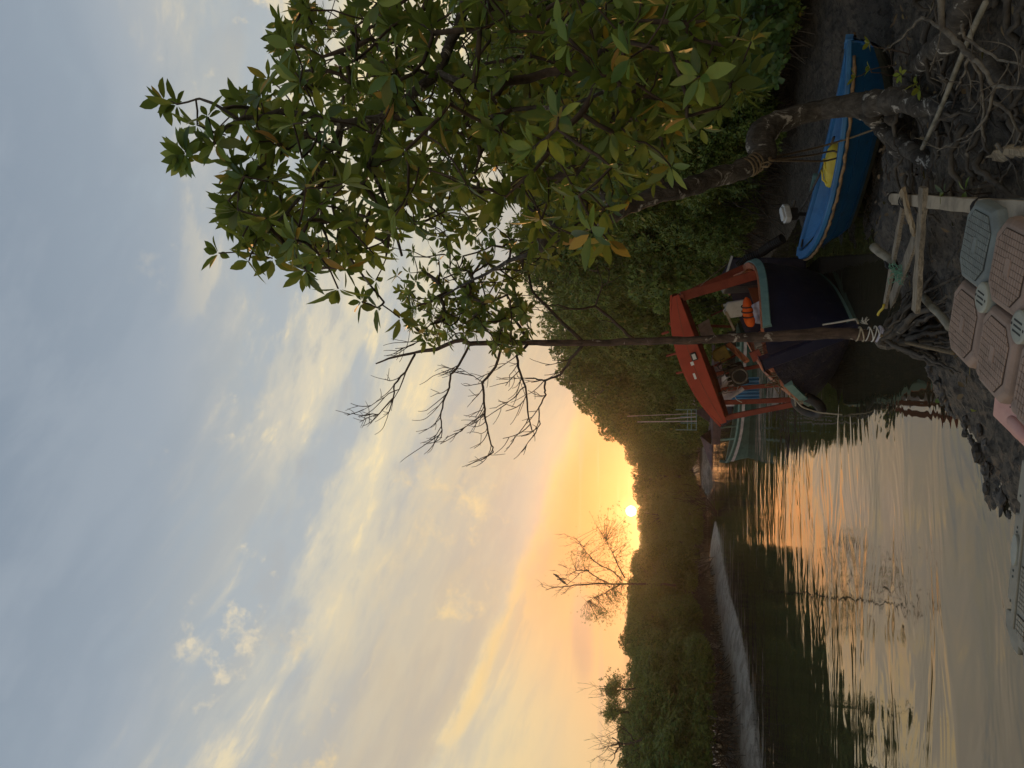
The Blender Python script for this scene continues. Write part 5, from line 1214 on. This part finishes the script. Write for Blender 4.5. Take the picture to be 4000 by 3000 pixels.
# dead grey branch lying over the roots
def dead_branch():
    rp=random.Random(14); o=thing('dead_branch','forked dry grey branch sprawling over the roots at the lower right','branch',tuple(G(3780,220,.6)))
    main=[G(3671,-20,1.0),G(3685,113,.95),G(3744,172,.9),G(3784,217,.88),G(3830,253,.85),G(3888,339,.8),G(4020,341,.8)]
    subs=[main,[G(3784,217,.88),G(3825,290,.8),G(3843,384,.72),G(3838,497,.65),G(3760,540,.6),G(3660,590,.55)],[G(3888,339,.8),G(3852,457,.7),G(3789,542,.6),G(3671,583,.5)],[G(3752,95,.95),G(3775,155,.9),G(3900,230,.8),G(4010,265,.8)],
          [G(3784,217,.88),G(3770,280,.8),G(3735,350,.7)],[G(3685,113,.95),G(3600,66,.95),G(3520,150,.9),G(3450,200,.85)],[G(3850,380,.72),G(3940,440,.7),G(3985,520,.6),G(3950,590,.55)],[G(3900,560,.6),G(3950,640,.5),G(3900,720,.45)],[G(3838,497,.65),G(3850,560,.5),G(3800,640,.45)]]
    for k,s_ in enumerate(subs):
        P=[]; 
        for p,q in zip(s_,s_[1:]):
            for i in range(5): P.append(p.lerp(q,i/5)+Vector([rp.uniform(-.006,.006) for _ in range(3)]))
        P.append(s_[-1]); r=.019 if k==0 else .010; mb=MB(); mb.tube(P,(r,r*.45),7,wob=.1,rng=rp)
        for i in range(4,len(P),4):
            if rp.random()<.6: twiggy(mb,P[i],(P[i]-P[i-1]).normalized()+Vector((rp.uniform(-1,1),rp.uniform(-1,1),rp.uniform(-.8,.3))),rp.uniform(.12,.28),.0045,rp,1)
        mb.build('bough',M['deadw'],o,world=True,smooth=True)
dead_branch()
# round leaved creeper under the boughs at the right
def creeper():
    rg=np.random.default_rng(6); rp=random.Random(6); base=Y(3080,100,8.6); o=thing('creeper','round leaved creeper hanging in the dark gap right of the dinghy','creeper',tuple(base)); C=[]
    for i in range(420):
        x=rp.gauss(2960,70);y=rp.uniform(-60,340)
        if x>3110-.3*abs(y-100) : continue
        C.append(list(Y(x,y,rp.uniform(8.3,9.2))-base))
    C=np.array(C); A=np.tile([0,-.8,.6],(len(C),1))+rg.normal(size=C.shape)*.25; A/=np.linalg.norm(A,axis=1,keepdims=True)
    V,Fc=leaves(C,A,3,.085,.085,rg,True,(60,100)); npmesh('round_leaves',V,Fc,M['leafR'],o,smooth=True)
    mb=MB()
    for i in range(16): p=base+Vector(C[rp.randrange(len(C))]); q=base+Vector(C[rp.randrange(len(C))]); mb.tube(arc(p,q,-.1,7,rp,.02),.005,4)
    mb.build('vine_stem',M['twig'],o,world=True)
creeper()
# ---------------------------------------------------------------- sparse, bare and emergent trees of the left bank
def sky_tree(name,label,pts,D,r,seed,nt,leafn,spread,cen,Ls=.10):
    rp=random.Random(seed); rg=np.random.default_rng(seed); b=Y(*pts[0][0],D); rt=thing(name,label,'tree',tuple(b)); C=[]
    mb=MB(); Z=[]
    for k,pl in enumerate(pts):
        P=[Y(x,y,D+ (rp.uniform(-.6,.6) if k else 0)) for x,y in pl]
        if k: P[0]=Y(*pl[0],D)
        Q=[]
        for p,q in zip(P,P[1:]):
            for i in range(4): Q.append(p.lerp(q,i/4)+Vector([rp.uniform(-.03,.03) for _ in range(3)]))
        Q.append(P[-1]); rr=r*(1 if k==0 else .55); mb.tube(Q,(rr,rr*.25),6); Z+=Q[4:]
        for i in range(3,len(Q),1 if nt>60 else 2):
            twiggy(mb,Q[i],(Q[i]-Q[i-1]).normalized()+Vector((rp.uniform(-1,1),rp.uniform(-.6,.6),rp.uniform(-.2,.8))),rp.uniform(.35,.9),r*.16,rp,2)
    mb.build('trunk',M['twig'],rt,world=True)
    if leafn:
        for _ in range(leafn):
            x,y,sx,sy=rp.choice(spread); C.append(list(Y(rp.gauss(x,sx),rp.gauss(y,sy),D+rp.gauss(0,.8))-b))
        C=np.array(C); A=rg.normal(size=C.shape)*.6+np.array([0,0,.8]); A/=np.linalg.norm(A,axis=1,keepdims=True)
        V,Fc=leaves(C,A,4,Ls,Ls*.4,rg,False); npmesh('foliage',V,Fc,M['leafF'],rt)
        tb=MB()
        for i in range(0,len(C),7):
            p=b+Vector(C[i]); z=min(Z,key=lambda v:(v-p).length); tb.tube(arc(z,p,.05,3,rp,.03),[.010,.005],3,caps=False)
        tb.build('twigs',M['twig'],rt,world=True)
sky_tree('sparse_tree','tall thin tree with see through foliage rising above the left bank beside the sun',
  [[(2640,2285),(2560,2282),(2460,2282),(2340,2281),(2270,2283),(2215,2290),(2170,2293),(2131,2305)],[(2380,2281),(2330,2255),(2290,2228),(2265,2240),(2215,2285)],[(2430,2268),(2400,2235),(2330,2200),(2290,2160),(2275,2130),(2250,2105)],[(2300,2230),(2250,2228),(2210,2250)],[(2420,2283),(2390,2300),(2340,2330),(2300,2345)],[(2440,2260),(2400,2180),(2370,2110)]],
  41,.075,4,50,1900,[(2330,2210,55,60),(2390,2160,40,60),(2425,2100,26,50),(2370,2070,26,36),(2400,2330,30,28),(2370,2380,35,30),(2330,2400,28,14),(2270,2180,28,30),(2430,2250,20,60),(2400,2310,22,22)],None,.085)
sky_tree('bare_tree','bare branching tree standing up from the left bank crowns at the lower frame corner',
  [[(2600,2870),(2540,2880),(2500,2890),(2455,2908),(2425,2905),(2390,2880)],[(2425,2905),(2410,2930),(2400,2960),(2385,2985)],[(2470,2903),(2500,2960),(2470,2985)],[(2425,2905),(2385,2915),(2370,2925)],[(2480,2895),(2445,2850),(2420,2825)],[(2540,2880),(2480,2935)]],27,.06,9,20,0,[],None)
for k,(a,lab) in enumerate((((2440,2690),'leafy tree top with dry twigs poking above the middle of the left bank'),((2440,2780),'small dense tree top standing out above the left bank'))):
    x,y=a; sky_tree('emergent_tree',lab,[[(x+120,y),(x,y),(x-40,y-8),(x-80 if k==0 else x-50,y-12)],[(x,y),(x-40,y+15),(x-70 if k==0 else x-40,y+25)]],31,.05,20+k,10,420,[(x-35,y-20,18,22),(x-50,y+10,14,14)] ,None,.12)
# birds
def bird(px,py,D,label,a):
    c=Y(px,py,D); mb=MB(); Mx=Matrix.Rotation(a,4,'Z')@Matrix.Rotation(R_(-55),4,'Y')
    o=thing('bird',label,'bird',tuple(c))
    mb.blob((0,0,.0),(.16,.065,.07),12,9,.05,1,Mx); mb.blob(Mx@Vector((.18,0,.03)),(.05,.045,.045),8,6); mb.tube([Mx@Vector((.22,0,.03)),Mx@Vector((.28,0,.01))],[.015,.003],5); mb.tube([Mx@Vector((-.12,0,0)),Mx@Vector((-.30,0,-.02))],[.04,.02],5)
    for y in(-.02,.02): mb.tube([Mx@Vector((-.02,y,-.05)),Mx@Vector((-.03,y,-.14))],.006,4)
    mb.build('body',M['black'],o,smooth=True)
bird(2176,2250,41,'dark bird on the highest twig beside the tall thin tree',0)
bird(2190,2262,41.1,'upper of the two dark birds sitting close together on the thin tree',2)
bird(2202,2274,41,'lower of the two dark birds sitting close together on the thin tree',.6)
# fallen branch at the tip of the left bank
mb=MB(); rp=random.Random(5)
for i in range(9): p=G(2800,2000+rp.uniform(-10,30),.05); twiggy(mb,p,Vector((rp.uniform(.2,1),rp.uniform(-.5,.5),rp.uniform(.1,.6))),rp.uniform(.8,2.),.025,rp,2)
tag(mb.build('fallen_twigs',M['twig'],None),'dead twigs lying in the water at the tip of the left mud strip','branch')
#HAZE
hb=MB(); hb.box((0,390,14),(1700,830,32)); 
hm=bpy.data.materials.new('haze_air'); hm.use_nodes=True; t=hm.node_tree; t.nodes.clear()
pv=t.nodes.new('ShaderNodeVolumePrincipled'); pv.inputs['Density'].default_value=.0008; pv.inputs['Color'].default_value=(1,.93,.85,1); pv.inputs['Anisotropy'].default_value=.84
oo=t.nodes.new('ShaderNodeOutputMaterial'); t.links.new(pv.outputs[0],oo.inputs['Volume'])
tag(hb.build('haze',hm,None),'thin warm evening haze over the river','haze',kind='stuff'); bpy.data.objects['haze'].pop('category',None) if False else None
#SPLIT
